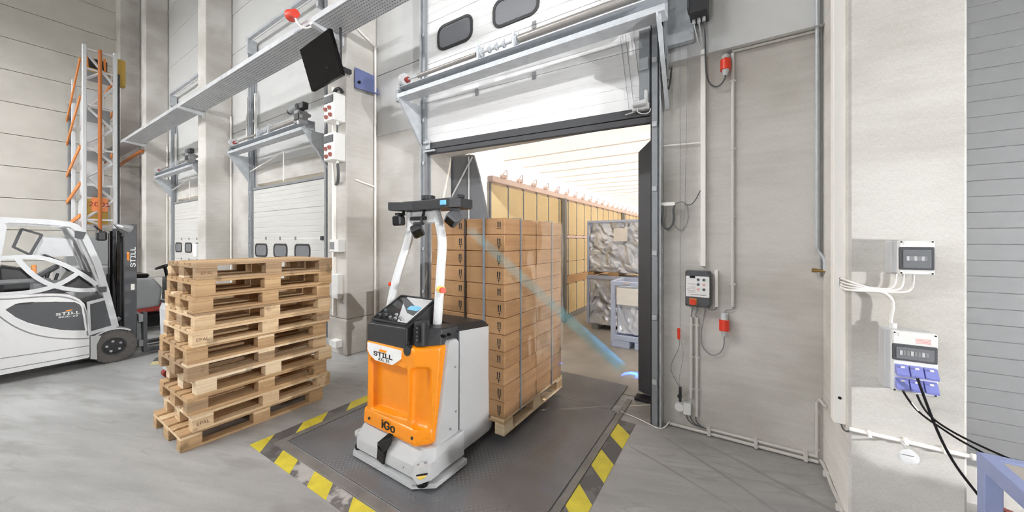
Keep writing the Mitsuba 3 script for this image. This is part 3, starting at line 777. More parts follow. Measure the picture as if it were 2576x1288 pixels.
for q in range(4):
    obj('button', cyl((-1.977, 1.80, 1.05 + q * .03), (-1.977, 1.788, 1.05 + q * .03), .008, 10), 'dark_grey', sp)
obj('round_cap', cyl((-2.06, 1.80, .965), (-2.06, 1.765, .965), .038, 22), 'black_plastic', A, 30)
for y in (1.965, 2.02):
    obj('socket_hole', cyl((-1.90, y, 1.055), (-1.862, y, 1.055), .012, 12), 'gloss_black', A)
obj('side_grip', hull([(-2.60, 1.88, 1.11), (-2.55, 1.85, 1.13), (-2.55, 2.0, 1.18), (-2.61, 1.95, 1.17), (-2.58, 1.88, 1.04), (-2.55, 1.9, 1.04)]), 'black_plastic', A)
# the sloping operating panel: a frame of its own, (u across, v up the slope)
p0, p1 = np.array([-2.535, 1.80, 1.128]), np.array([-2.535, 2.115, 1.286])
vv = (p1 - p0) / np.linalg.norm(p1 - p0); nn = np.cross([1, 0, 0], vv)
SL = np.eye(4); SL[:3, 0], SL[:3, 1], SL[:3, 2], SL[:3, 3] = [1, 0, 0], vv, nn, p0 + nn * 0.003


def slope(poly, h0, h1):
    m = prism(poly, 'z', h0, h1)
    m.apply_transform(SL)
    return m


W, HH = 0.43, 0.352
pf = obj('panel_frame', slope(rrect(0, W, 0, HH, .02).difference(rrect(.016, W - .016, .016, HH - .016, .012)), 0, .012), 'black_plastic', A)
dp = obj('operating_panel', slope(rrect(.014, W - .014, .014, HH - .014, .012), 0, .006), 'gloss_black', A)
obj('grey_field', slope([(.10, HH - .018), (W - .018, HH - .018), (W - .018, .03), (.30, .03), (.10, .30)], .006, .0075), 'light_grey', dp)
obj('display_band', slope([(.06, .30), (.10, .325), (W - .04, .19), (W - .04, .12), (.30, .14)], .007, .009), 'dark_grey', dp)
obj('status_light', slope(Polygon([(.27, .19), (.37, .19), (.37, .215), (.27, .215)]).buffer(.015), .008, .012), 'blue_lens', dp)
for x, y in ((.06, .06), (.12, .075), (.06, .12), (.2, .05), (.26, .05), (.23, .09), (.30, .065), (.33, .05)):
    c = cyl((x, y, .006), (x, y, .026), .013, 12); c.apply_transform(SL)
    obj('knob', c, 'chrome' if x > .18 else 'dark_grey', dp, 30)

# side plate, battery box
obj('side_plate', cat(prism(Polygon([(1.985, 1.0), (2.0, 1.015), (2.07, 1.016), (2.098, .987), (2.09, .07), (1.83, .07), (1.84, .17), (1.875, .33), (1.965, .90)]), 'x', -1.90, -1.842)), 'light_grey', A)
for y, z in ((2.055, .80), (2.06, .45), (2.0, .34), (2.07, .12), (2.03, .2)):
    obj('bolt', cyl((-1.85, y, z), (-1.836, y, z), .009, 10), 'mid_grey', A)
bb = hull([(x, y, z) for x in (-2.55, -1.845) for y, z in ((2.112, .17), (2.112, 1.065), (2.575, 1.018), (2.575, .20), (2.53, .105), (2.14, .11))])
obj('battery_box', bb, 'light_grey', A)
obj('box_edge', prism([(2.10, .10), (2.112, .10), (2.112, 1.06), (2.10, 1.06)], 'x', -2.5, -1.85), 'dark_grey', A)
obj('battery_lid', tri(m3.Manifold.batch_hull([m3.Manifold.sphere(.012, 12).translate(p) for p in
     [(-2.54, 2.11, 1.07), (-1.86, 2.11, 1.07), (-1.86, 2.565, 1.02), (-2.54, 2.565, 1.02), (-2.54, 2.12, 1.115), (-1.90, 2.12, 1.105), (-1.90, 2.55, 1.052), (-2.54, 2.55, 1.052)]])), 'black_plastic', A, 40)
obj('skirt', bx(-2.54, -1.86, 2.12, 2.54, .075, .12, .006), 'light_grey', A)
for x in (-2.45, -1.98):
    obj('fork', bx(x - .08, x + .08, 2.5, 3.62, .118, .172, .008), 'dark_grey', A)
for x, y in ((-2.25, 2.0), (-2.48, 2.42), (-1.96, 2.42)):
    obj('wheel', cyl((x - .04, y, .075), (x + .04, y, .075), .074, 20), 'tyre', A)
for x in (-2.45, -1.98):
    obj('load_roller', cyl((x - .05, 3.45, .045), (x + .05, 3.45, .045), .044, 16), 'tyre', A)

# sensor mast
mast = obj('mast', cat(tube([(-2.63, 2.05, 1.06), (-2.585, 2.05, 1.28), (-2.42, 2.05, 1.68), (-2.35, 2.05, 1.86), (-2.335, 2.045, 1.96), (-2.33, 2.04, 2.03)], .036, 16, True, 40),
                       tube([(-2.035, 2.05, 1.06), (-2.01, 2.05, 1.3), (-1.985, 2.05, 1.60), (-1.98, 2.05, 1.82), (-2.005, 2.045, 1.94), (-2.03, 2.04, 2.03)], .036, 16, True, 40),
                       bx(-2.33, -2.03, 2.025, 2.055, 1.925, 2.035, .01)), 'mast_white', A, 40)
obj('camera_bar', prism(rrect(-2.30, -2.12, 1.955, 1.985, .012), 'y', 2.005, 2.03), 'gloss_black', mast)
top = prism(Polygon([(-2.425, 1.93), (-2.40, 1.88), (-2.22, 1.97), (-1.78, 1.93), (-1.715, 1.96), (-1.72, 2.10), (-1.80, 2.16), (-2.28, 2.18), (-2.39, 2.06)]).buffer(.012), 'z', 2.035, 2.10)
obj('sensor_plate', top, 'black_plastic', mast)
obj('top_cover', prism(Polygon([(-2.34, 1.98), (-2.22, 2.0), (-1.83, 1.97), (-1.78, 2.0), (-1.79, 2.09), (-2.3, 2.14)]).buffer(.01), 'z', 2.10, 2.112), 'dark_grey', mast)
obj('laser_scanner', cat(cyl((-2.12, 2.04, 2.112), (-2.12, 2.04, 2.125), .045, 24), cyl((-2.12, 2.04, 2.122), (-2.12, 2.04, 2.152), .056, 24)), 'black_plastic', mast, 30)
obj('blue_lamp', bx(-1.87, -1.81, 1.912, 1.93, 2.052, 2.09, .004), 'blue_lens', mast)
obj('blue_lamp', hull([(-2.440, 1.92, 2.05), (-2.413, 1.872, 2.05), (-2.440, 1.92, 2.088), (-2.413, 1.872, 2.088), (-2.42, 1.93, 2.05), (-2.40, 1.89, 2.05), (-2.42, 1.93, 2.088), (-2.40, 1.89, 2.088)]), 'blue_lens', mast)
for (x, y, z, s, rz, ti, m) in ((-2.41, 1.98, 1.955, .042, .25, .05, 'black_plastic'), (-2.16, 1.96, 1.865, .045, .75, .55, 'black_plastic'), (-1.80, 1.99, 1.955, .050, -.5, .7, 'dark_grey')):
    b = bx(-s, s, -s, s, -s, s, .012)
    R = trimesh.transformations.euler_matrix(ti, -ti * .8, rz)
    R[:3, 3] = (x, y, z)
    b.apply_transform(R)
    c = obj('camera_head', cat(b, cyl((x, y + .01, z), (x + .01, 2.03, 2.04), .012, 8), bx(x - .025, x + .025, y - .02, y + .05, z + s * 1.1, z + s * 1.1 + .02)), m, mast)
    f = bx(-s * .7, s * .7, -s - .006, -s, -s * .7, s * .7, .003); f.apply_transform(R)
    obj('lens', f, 'gloss_black', c)
es = obj('emergency_stop', cyl((-1.985, 2.03, 1.40), (-1.925, 2.0, 1.40), .028, 16), 'yellow_plastic', mast, 30)
obj('red_button', cyl((-1.928, 2.0, 1.40), (-1.90, 1.985, 1.40), .022, 16), 'red_plastic', es, 30)
obj('red_button', cyl((-2.56, 2.03, 1.40), (-2.585, 2.015, 1.402), .016, 14), 'red_plastic', mast, 30)

# ------------------------------------------------------------------ trailer behind the opening
struct('wall_trailer_left', 'yellow panelled side wall of the trailer beyond the open dock door')
TX, TY0, TY1, TZ = -3.2, 4.40, 16.0, 2.70
obj('backing', bx(TX - 0.08, TX - 0.03, TY0, TY1, -0.1, TZ), 'curtain_pale', 'wall_trailer_left')
i, y = 0, TY0
while y < TY1 - 0.2:
    for z0, z1 in ((0.10, 0.78), (0.98, 1.30), (1.30, 1.83), (1.90, TZ - 0.02)):
        obj('panel', bx(TX - 0.03, TX - 0.006, y + 0.015, y + 0.485, z0 + 0.01, z1 - 0.01, 0.004), 'curtain_yellow', 'wall_trailer_left')
    obj('slat', bx(TX - 0.03, TX - 0.002, y - 0.012, y + 0.012, 0.0, TZ), 'mid_grey', 'wall_trailer_left')
    y += 0.5
for z0, z1 in ((0.0, 0.1), (0.80, 0.97), (1.84, 1.895)):
    obj('rail', bx(TX - 0.03, TX + 0.004, TY0, TY1, z0, z1, 0.004), 'pink_trim' if z0 > 1.5 else 'lath' if z0 > 0.5 else 'mid_grey', 'wall_trailer_left')
for y in (7.0, 11.8):
    obj('post', bx(TX + 0.006, TX + 0.10, y, y + 0.10, 0.0, TZ, 0.008), 'mid_grey', 'wall_trailer_left')
struct('trim_1', 'pale pink roof rail of the trailer with rollers and straps on it')
obj('rail', bx(TX - 0.08, TX + 0.03, TY0, TY1, TZ, TZ + 0.10, 0.01), 'pink_trim', 'trim_1')
for i in range(22):
    y = TY0 + 0.25 + i * 0.5
    obj('roller', cat(cyl((TX + 0.02, y, TZ + 0.12), (TX + 0.06, y, TZ + 0.12), 0.035, 10), bx(TX, TX + 0.05, y + 0.06, y + 0.14, TZ + 0.1, TZ + 0.15), tube([(TX + .04, y, TZ + .12), (TX + .08, y + .06, TZ + .22), (TX + .05, y + .12, TZ + .14)], .008, 5)), 'pink_trim', 'trim_1')
struct('wall_trailer_right'); obj('curtain', bx(-0.72, -0.70, 4.45, TY1, 0.0, 3.09), 'tarpaulin', 'wall_trailer_right')
struct('wall_trailer_end', 'far red end wall of the trailer')
obj('sheet', bx(TX, -0.7, TY1, TY1 + 0.05, 0, TZ), 'curtain_pale', 'wall_trailer_end')
obj('band', bx(TX + 0.2, -0.72, TY1 - 0.03, TY1 - 0.002, 2.2, 2.72), 'trailer_red', 'wall_trailer_end')
struct('roof_trailer', 'bright translucent roof tarpaulin of the trailer on thin bows')
obj('tarpaulin', bx(TX - 0.3, -0.55, 4.12, TY1 + 0.05, 3.10, 3.102), 'tarpaulin', 'roof_trailer')
for i in range(19):
    y = TY0 + 0.35 + i * 0.62
    obj('bow', bx(TX, -0.72, y, y + 0.018, 3.085, 3.099), 'tarpaulin', 'roof_trailer')
struct('floor_trailer', 'worn grey floor of the trailer')
obj('deck', bx(TX - 0.1, -0.65, 4.12, TY1, -0.12, -0.001), 'trailer_floor', 'floor_trailer')
struct('ground'); obj('yard', bx(-40, 30, 4.3, 60, -1.35, -1.25), 'asphalt', 'ground')


def silver(x0, x1, y0, y1, z0, z1, seed):
    """A bale wrapped in crinkled foil."""
    m = bx(x0, x1, y0, y1, z0, z1)
    for _ in range(5):
        m = m.subdivide()
    p = np.array(m.vertices)
    n = meshkit.fbm(p * [8, 8, 6] + seed, 3) - 0.5
    c = np.array([(x0 + x1) / 2, (y0 + y1) / 2, (z0 + z1) / 2])
    m.vertices = p + (p - c) / np.linalg.norm(p - c, axis=1, keepdims=True) * n[:, None] * 0.06
    return m


k = thing('foil_wrapped_crate', 'silver foil wrapped crate, the upper one of the two stacked in the trailer', 'crate')
obj('wrap', silver(-2.50, -1.15, 6.82, 7.7, 1.15, 2.16, 3), 'foil', k, True)
for a, b in ((-2.52, -2.40), (-2.1, -1.9), (-1.35, -1.15)):
    obj('skid', bx(a, b, 6.80, 7.7, 1.085, 1.15), 'pallet_wood_1_x', k)
obj('rim', cat(bx(-2.53, -1.15, 6.79, 6.83, 2.14, 2.18), bx(-2.53, -2.50, 6.79, 6.83, 1.15, 2.14)), 'pale_blue_steel', k)
obj('paper_sheet', bx(-1.98, -1.72, 6.755, 6.758, 1.77, 2.02), 'paper', k)
k = thing('foil_wrapped_crate', 'silver foil wrapped crate, the lower one of the two, on the trailer floor', 'crate')
obj('wrap', silver(-2.50, -1.15, 6.82, 7.7, 0.10, 1.04, 9), 'foil', k, True)
obj('top_frame', cat(bx(-2.54, -1.15, 6.79, 6.84, 1.02, 1.085), bx(-2.54, -2.50, 6.79, 6.84, 0.1, 1.02)), 'pale_blue_steel', k)
obj('foot', bx(-2.45, -2.32, 6.82, 7.7, 0, 0.10), 'mid_grey', k)
obj('foot', bx(-1.4, -1.25, 6.82, 7.7, 0, 0.10), 'mid_grey', k)
k = thing('steel_cage', 'pale blue steel frame cage with foil wrapped goods by the dock cushion', 'cage')
fr = [bx(-1.77, -1.70, 5.85, 5.92, 0.09, 1.10, .006), bx(-0.88, -0.81, 5.85, 5.92, 0.09, 1.10, .006), bx(-1.77, -0.81, 5.85, 5.92, 1.03, 1.10, .006), bx(-1.77, -0.81, 5.85, 5.92, 0.12, 0.20, .006),
      bx(-1.77, -1.70, 6.5, 6.57, 0.09, 1.10), bx(-0.88, -0.81, 6.5, 6.57, 0.09, 1.10), bx(-1.77, -1.70, 5.92, 6.5, 1.03, 1.10), bx(-1.77, -1.70, 5.92, 6.5, 0.12, 0.2), bx(-1.77, -0.81, 6.5, 6.57, 1.03, 1.1)]
obj('frame', cat(*fr), 'pale_blue_steel', k)
for x0 in (-1.76, -1.38, -1.0):
    obj('foot', bx(x0, x0 + 0.22 if x0 > -1.7 else x0 + .3, 5.86, 6.55, 0.0, 0.12, .006), 'pale_blue_steel', k)
obj('contents', silver(-1.68, -0.90, 5.93, 6.48, 0.22, 1.0, 21), 'foil', k, True)
obj('paper_sheet', bx(-1.66, -1.32, 5.838, 5.842, 0.72, 1.00), 'paper', k)
obj('tag', bx(-1.56, -1.45, 5.83, 5.85, 1.06, 1.1), 'light_grey', k)

# ------------------------------------------------------------------ wall services right of the door
def conduit(key, label, pts, r=0.0125, m='pvc_grey', clips=(), cat_='conduit'):
    k = thing(key, label, cat_)
    obj('pipe', tube(pts, r, 10, False), m, k, 40)
    for c in clips:
        obj('clip', bx(c[0] - r * 1.5, c[0] + r * 1.5, YW - 0.03, YW, c[2] - .008, c[2] + .008), m, k)
    return k


k = thing('cable_duct', 'cream upright cable duct on the concrete wall above the control box', 'cable duct')
obj('channel', bx(-0.267, -0.226, 3.635, YW, 1.55, 3.54, .003), 'pvc_white', k)
k = thing('cable_duct', 'short cream cable duct beside the control box', 'cable duct')
obj('channel', bx(-0.155, -0.128, 3.64, YW, 1.185, 1.515, .003), 'pvc_white', k)
conduit('conduit', 'grey upright conduit on the concrete wall between the two red plugs', [(-0.016, 3.66, 1.20), (-0.016, 3.66, 3.45)], .014, clips=[(-0.016, 0, z) for z in (1.4, 2.0, 2.6, 3.2)])
conduit('conduit', 'grey conduit running along the top edge of the concrete wall', [(-0.02, 3.66, 3.462), (0.58, 3.66, 3.462)], .011)
conduit('conduit', 'left one of the two thin conduits below the control box', [(-0.345, 3.66, 0.31), (-0.345, 3.66, 1.07)], .0135, clips=[(-0.345, 0, z) for z in (.4, .7, 1.0)])
conduit('conduit', 'right one of the two thin conduits below the control box', [(-0.297, 3.66, 0.15), (-0.297, 3.66, 1.07)], .0135, clips=[(-0.297, 0, z) for z in (.4, .7, 1.0)])
k = thing('conduit', 'two grey conduits side by side along the foot of the concrete wall', 'conduit')
obj('pipe', cyl((-0.22, 3.658, 0.062), (0.56, 3.658, 0.062), .012, 10), 'pvc_grey', k, 30)
obj('pipe', cyl((-0.53, 3.655, 0.022), (0.56, 3.655, 0.022), .014, 10), 'pvc_grey', k, 30)
for x in (-0.2, 0.15, 0.48):
    obj('clip', bx(x - .012, x + .012, 3.63, YW, 0.008, 0.082), 'pvc_grey', k)
conduit('pipe', 'grey metal water pipe running down beside the white duct', [(0.548, 3.63, 5.4), (0.548, 3.63, 1.735), (0.556, 3.63, 1.70), (0.582, 3.62, 1.66), (0.59, 3.61, 1.63), (0.59, 3.60, 1.55)], .013, 'galvanised', cat_='pipe')
k = 'pipe'
obj('tap', cat(cyl((0.52, 3.62, 1.55), (0.592, 3.60, 1.55), .012, 10), cyl((0.515, 3.62, 1.55), (0.545, 3.62, 1.55), .016, 10)), 'brass', k)
conduit('pipe', 'thin dark pipe in the corner between concrete wall and pillar', [(0.577, 3.655, 1.5), (0.577, 3.655, 5.4)], .008, 'mid_grey', cat_='pipe')
conduit('conduit', 'short upright conduit in the corner left of the big pillar foot', [(0.55, 3.655, 0.06), (0.55, 3.655, 0.5), (0.565, 3.62, 0.53), (0.575, 3.5, 0.535)], .012, clips=[(0.55, 0, .12), (0.55, 0, .42)])
k = thing('cable', 'grey conduit along the foot of the big pillar toward the camera', 'cable')
obj('sheath', tube([(0.57, 3.63, .05), (0.578, 3.55, .05), (0.578, 3.3, .045), (0.578, 3.0, .045), (0.585, 2.91, .045), (0.64, 2.91, .05), (0.8, 2.912, .045)], .011, 8, True, 30), 'pvc_grey', k, 40)
for y in (3.45, 3.06):
    obj('clip', bx(.555, .592, y - .012, y + .012, .03, .066), 'pvc_grey', k)
k = thing('cable_duct', 'tall bright white cable duct on the left edge of the big pillar', 'cable duct')
obj('channel', bx(0.533, 0.592, 2.995, 3.08, 0.62, 5.6, .003), 'pvc_white', k)
obj('knockout', cyl((0.562, 3.0, 0.785), (0.562, 2.992, 0.785), .009, 14), 'gloss_black', k)
for z in (1.545, 1.528, 1.513, 1.495):
    obj('cable_gland', cyl((0.566, 3.0, z), (0.566, 2.985, z), .007, 10), 'dark_grey', k)
obj('end_cable', tube([(0.57, 3.02, .63), (0.575, 3.0, .6), (0.59, 2.925, .615)], .004, 6), 'dark_grey', k)

# control box with its cables
k = thing('control_box', 'dark grey door control box with white face, six keys and a red stop button', 'control box')
obj('housing', bx(-0.386, -0.185, 3.565, YW, 1.185, 1.508, .008), 'dark_grey', k)
fp = obj('face', prism(rrect(-0.38, -0.192, 1.275, 1.462, .006), 'y', 3.560, 3.566), 'white_paint', k)
obj('display', bx(-0.348, -0.305, 3.556, 3.561, 1.445, 1.465), 'gloss_black', fp)
for q, (x, z) in enumerate(((-0.28, 1.432), (-0.235, 1.432), (-0.28, 1.388), (-0.235, 1.388), (-0.28, 1.345), (-0.235, 1.345))):
    obj('key', cyl((x, 3.562, z), (x, 3.5565, z), .012, 14), 'print_red' if q in (3, 4) else 'dark_grey', fp)
for z in (1.39, 1.36, 1.345, 1.33, 1.315):
    obj('printed_line', bx(-0.37, -0.30, 3.559, 3.561, z, z + .003), 'print_grey', fp)
obj('printed_line', bx(-0.34, -0.215, 3.559, 3.561, 1.292, 1.298), 'print_grey', fp)
e = obj('stop_plate', bx(-0.352, -0.292, 3.555, 3.566, 1.20, 1.26, .004), 'orange_dull', k)
obj('stop_button', cyl((-0.322, 3.56, 1.23), (-0.322, 3.525, 1.23), .022, 18, .026), 'red_plastic', e, 30)
for x in (-0.378, -0.20):
    for z in (1.20, 1.495):
        obj('screw', cyl((x, 3.57, z), (x, 3.561, z), .007, 10), 'black_plastic', k)


def cable(label, pts, r=0.005, m='mid_grey', n=None):
    k = thing('cable', label, 'cable')
    obj('sheath', tube(pts, r, 7, True, n or 10 * len(pts)), m, k, True)
    return k


cable('grey cable hanging in a loop from the control box to the lower red plug', [(-0.225, 3.64, 1.185), (-0.245, 3.645, 1.06), (-0.262, 3.65, 0.88), (-0.24, 3.65, 0.79), (-0.17, 3.65, 0.745), (-0.105, 3.65, 0.79), (-0.082, 3.65, 0.88), (-0.08, 3.645, 0.945)])
cable('short cable bundle from the control box into the left conduit below it', [(-0.33, 3.64, 1.185), (-0.338, 3.645, 1.13), (-0.345, 3.655, 1.075)])
cable('short crossing cable from the control box into the right conduit below it', [(-0.315, 3.64, 1.185), (-0.30, 3.64, 1.13), (-0.31, 3.645, 1.10), (-0.297, 3.655, 1.075)])
cable('thin cable curling from the control box to the short cream duct', [(-0.21, 3.64, 1.185), (-0.19, 3.65, 1.155), (-0.155, 3.655, 1.16), (-0.142, 3.655, 1.19)], .004)


def plug(label, x, z, s):
    """Grey wall socket with a red plug in it; s = +1 when the plug hangs below."""
    k = thing('wall_socket', label, 'socket')
    obj('socket', cat(cyl((x, 3.63, z + .085), (x, 3.60, z + .02), .030, 16), bx(x - .03, x + .03, 3.64, YW, z - .02, z + .10, .008)), 'light_grey', k, 30)
    p = obj('plug', cat(cyl((x, 3.605, z + .045), (x, 3.595, z - .05), .040, 20), bx(x - .036, x + .036, 3.575, 3.61, z - .03, z + .035, .01)), 'red_plastic', k, 30)
    obj('collar', cyl((x, 3.595, z - .045), (x, 3.60, z - .095), .030, 16, .018), 'light_grey', p, 30)


plug('red plug in the wall socket under the black box, upper one of the two', -0.070, 3.335, 1)
plug('red plug in the wall socket right of the control box, lower one of the two', -0.080, 1.04, 1)
cable('short cable from the upper red plug socket to the conduit above it', [(-0.075, 3.65, 3.42), (-0.075, 3.655, 3.445), (-0.055, 3.655, 3.465), (-0.02, 3.655, 3.462)], .005)
cable('short cable from the lower red plug socket to the conduit above it', [(-0.07, 3.655, 1.13), (-0.06, 3.655, 1.165), (-0.025, 3.655, 1.175), (-0.016, 3.655, 1.21)], .005)

k = thing('junction_box', 'black drive box high on the wall right of the open door', 'junction box')
obj('housing', bx(-0.345, -0.20, 3.45, 3.66, 3.79, 4.25, .008), 'black_plastic', k)
obj('side_step', bx(-0.365, -0.345, 3.5, 3.66, 3.87, 4.1, .004), 'dark_grey', k)
for x in (-0.315, -0.275, -0.235):
    obj('cable_gland', cyl((x, 3.56, 3.80), (x, 3.56, 3.75), .014, 12), 'light_grey', k)
cable('thick grey cable hanging from the black drive box into the upper red plug', [(-0.235, 3.56, 3.75), (-0.225, 3.59, 3.5), (-0.218, 3.61, 3.3), (-0.19, 3.62, 3.205), (-0.135, 3.62, 3.165), (-0.085, 3.61, 3.20), (-0.07, 3.60, 3.245)], .007, 'dark_grey')
cable('left cable from the black drive box down into the cream duct', [(-0.315, 3.56, 3.75), (-0.285, 3.62, 3.62), (-0.255, 3.66, 3.53)], .006, 'light_grey')
cable('middle cable from the black drive box down into the cream duct', [(-0.275, 3.56, 3.75), (-0.255, 3.62, 3.63), (-0.245, 3.66, 3.53)], .006, 'light_grey')

k = thing('cord', 'thin pull cord hanging down the wall right of the door track', 'cord')
obj('rope', tube([(-0.435, 3.62, 4.3), (-0.435, 3.62, 0.97)], .0022, 5, False), 'mid_grey', k)
obj('rope', tube([(-0.445, 3.6, 0.86), (-0.475, 3.63, 0.7), (-0.515, 3.64, 0.55), (-0.47, 3.63, 0.45), (-0.436, 3.61, 0.40)], .0018, 5), 'dark_grey', k)
obj('rope', tube([(-0.44, 3.6, 0.86), (-0.41, 3.62, 0.76), (-0.425, 3.62, 0.6), (-0.44, 3.61, 0.42)], .0018, 5), 'mid_grey', k)
obj('red_handle', bx(-0.457, -0.432, 3.59, 3.61, 0.86, 0.965, .006), 'red_plastic', k)
obj('lower_cleat', cat(bx(-0.445, -0.423, 3.6, 3.63, 0.27, 0.41, .004), cyl((-0.435, 3.6, 0.33), (-0.435, 3.58, 0.33), .02, 10)), 'black_plastic', k)
k = thing('cord', 'second thin cord hanging beside the pull cord from the drive box', 'cord')
obj('rope', tube([(-0.365, 3.62, 3.9), (-0.395, 3.62, 2.0), (-0.41, 3.64, 1.88)], .0018, 5, False), 'mid_grey', k)
k = thing('cable_holder', 'white horizontal arm with looped cable beside the right door track', 'cable holder')
obj('arm', cat(bx(-0.585, -0.565, 3.58, 3.6, 2.115, 2.15, .003), bx(-0.56, -0.475, 3.58, 3.605, 2.115, 2.15, .003), bx(-0.60, -0.56, 3.58, 3.66, 2.12, 2.145)), 'pvc_white', k)
obj('cable_loop', tube([(-0.583, 3.58, 2.12), (-0.585, 3.57, 2.0), (-0.575, 3.57, 1.925), (-0.545, 3.57, 1.895), (-0.505, 3.575, 1.92), (-0.485, 3.58, 2.0), (-0.478, 3.59, 2.12)], .009, 8, True, 40), 'dark_grey', k, True)
obj('thin_loop', tube([(-0.48, 3.6, 2.13), (-0.39, 3.62, 2.13), (-0.37, 3.62, 2.06), (-0.375, 3.62, 1.96), (-0.425, 3.62, 1.885), (-0.485, 3.62, 1.93), (-0.5, 3.61, 2.0)], .005, 7, True, 50), 'mid_grey', k, True)
obj('feed_cable', tube([(-0.40, 3.62, 2.13), (-0.35, 3.63, 2.12), (-0.30, 3.64, 2.18), (-0.266, 3.65, 2.25)], .0045, 6), 'dark_grey', k, True)
k = thing('strut', 'thin white strut from the door track to the cream duct', 'strut')
obj('bar', cyl((-0.585, 3.65, 2.705), (-0.267, 3.65, 2.69), .008, 8), 'pvc_white', k)
k = thing('junction_box', 'small white junction box low on the wall at the foot of the cord', 'junction box')
obj('housing', bx(-0.41, -0.345, 3.62, YW, 0.155, 0.265, .006), 'box_white', k)
obj('round_socket', cyl((-0.445, YW, .205), (-0.445, 3.635, .205), .04, 18), 'box_white', k, 30)
for q in range(3):
    cable(['left', 'middle', 'right'][q] + ' cable bending from the small junction box to the floor conduit', [(-0.385 + .03 * q + (.02 if q == 2 else 0), 3.65, 0.15), (-0.36 + .035 * q, 3.65, 0.09), (-0.28 + .02 * q, 3.655, 0.063), (-0.2, 3.657, 0.062)], .0045, 'dark_grey')
cable('thin white cable along the threshold at the foot of the right door track', [(-1.0, 3.66, .008), (-0.85, 3.62, .008), (-0.7, 3.56, .008), (-0.58, 3.55, .008), (-0.545, 3.60, .03), (-0.53, 3.65, .045)], .005, 'pvc_white')

# ------------------------------------------------------------------ the big pillar
PF = 2.93


def breaker_box(label, x0, x1, z0, z1, win, yf):
    k = thing('distribution_box', label, 'distribution box')
    obj('base', bx(x0 - 0.025, x1 - 0.004, yf + 0.03, PF, z0, z1, .006), 'light_grey', k)
    obj('cover', bx(x0, x1, yf, yf + 0.035, z0, z1, .005), 'box_white', k)
    w0, w1 = win
    f = obj('window_frame', bx(x0 - 0.002, x1 - 0.004, yf - 0.010, yf + 0.005, w0, w1, .004), 'dark_grey', k)
    obj('pane', bx(x0 + .012, x1 - .018, yf - 0.013, yf - 0.008, w0 + .01, w1 - .015, .002), 'window_glass_dark', f)
    for q in range(8):
        xx = x0 + .025 + q * (x1 - x0 - .06) / 8
        obj('breaker', bx(xx, xx + .011, yf - 0.015, yf - 0.012, (w0 + w1) / 2 - .012, (w0 + w1) / 2 + .012), 'mid_grey' if q % 3 else 'light_grey', f)
    for x in (x0 + .008, x1 - .01):
        for z in (z1 - .008, z0 + .008):
            obj('screw', cyl((x, yf + .002, z), (x, yf - .003, z), .004, 8), 'gloss_black', k)
    return k


b1 = breaker_box('small white distribution box with grey window, upper one on the big pillar', 0.771, 0.906, 1.600, 1.788, (1.627, 1.752), 2.80)
obj('label_strip', bx(0.79, 0.87, 2.798, 2.801, 1.765, 1.779), 'paper', b1)
b2 = breaker_box('large white distribution box with six blue sockets, lower one on the big pillar', 0.745, 0.917, 0.945, 1.282, (1.123, 1.213), 2.80)
obj('label_strip', bx(0.77, 0.90, 2.798, 2.801, 1.256, 1.272), 'paper', b2)
obj('red_print', cat(*[bx(0.835, 0.89, 2.798, 2.801, z, z + .004) for z in (1.247, 1.240, 1.233, 1.226)]), 'print_red', b2)
for r in range(2):
    for q in range(3):
        x0, z1 = 0.752 + q * 0.054, 1.100 - r * 0.075
        s = obj('socket', hull([(x0 + a, y, z) for a in (.002, .050) for y, z in ((2.80, z1), (2.80, z1 - .052), (2.765, z1 - .058), (2.785, z1 - .004), (2.762, z1 - .046))]), 'blue_socket', b2)
        obj('number_tag', bx(x0 + .02, x0 + .034, 2.774, 2.783, z1 - .014, z1 - .006), 'paper', s)
cable('black cord from the upper middle blue socket hanging down to the floor', [(0.83, 2.765, 1.045), (0.838, 2.75, 1.0), (0.871, 2.745, 0.872), (0.955, 2.72, 0.63), (1.046, 2.70, 0.48), (1.12, 2.68, 0.25)], .006, 'gloss_black', 40)
cable('black cord with white tape from the lower left blue socket to the blue table', [(0.775, 2.765, 0.965), (0.79, 2.75, 0.93), (0.83, 2.74, 0.87), (0.90, 2.73, 0.815), (0.96, 2.72, 0.775), (1.04, 2.70, 0.735), (1.10, 2.64, 0.70), (1.17, 2.5, .72)], .005, 'gloss_black', 60)
obj('white_tape', tube([(0.80, 2.747, .913), (0.825, 2.741, .878)], .0058, 8), 'paper', [q for q in labels if labels[q].get('label', '').startswith('black cord with white tape')][0])
cable('black cord from the lower middle blue socket toward the right edge', [(0.828, 2.765, 0.955), (0.835, 2.75, 0.925), (0.87, 2.745, 0.86), (0.95, 2.735, 0.80), (1.05, 2.73, 0.755), (1.2, 2.70, 0.71), (1.4, 2.66, .66)], .005, 'gloss_black', 60)
# white cables from the duct to the boxes
for q, (zs, xe) in enumerate(((1.545, 0.785), (1.528, 0.815), (1.513, 0.855), (1.504, 0.858))):
    if q == 3:
        continue
    cable('%s white cable looping from the duct up to the small distribution box' % ['leftmost', 'middle', 'rightmost'][q],
          [(0.566, 2.985, zs), (0.60, 2.90, zs - .012), (0.68, 2.895, 1.507 - .006 * q), (xe - .06, 2.893, 1.505 - .008 * q), (xe - .018, 2.892, 1.515 - .006 * q), (xe - .003, 2.892, 1.55), (xe, 2.892, 1.605)], .0055, 'pvc_white', 60)
cable('white cable bending from the white duct down to the large distribution box', [(0.566, 2.985, 1.495), (0.60, 2.90, 1.485), (0.66, 2.895, 1.488), (0.73, 2.893, 1.483), (0.762, 2.892, 1.455), (0.772, 2.892, 1.40), (0.772, 2.892, 1.282)], .0085, 'pvc_white', 60)
obj('cable_gland', cat(cyl((0.772, 2.892, 1.28), (0.772, 2.892, 1.31), .017, 14)), 'box_white', b2, 30)
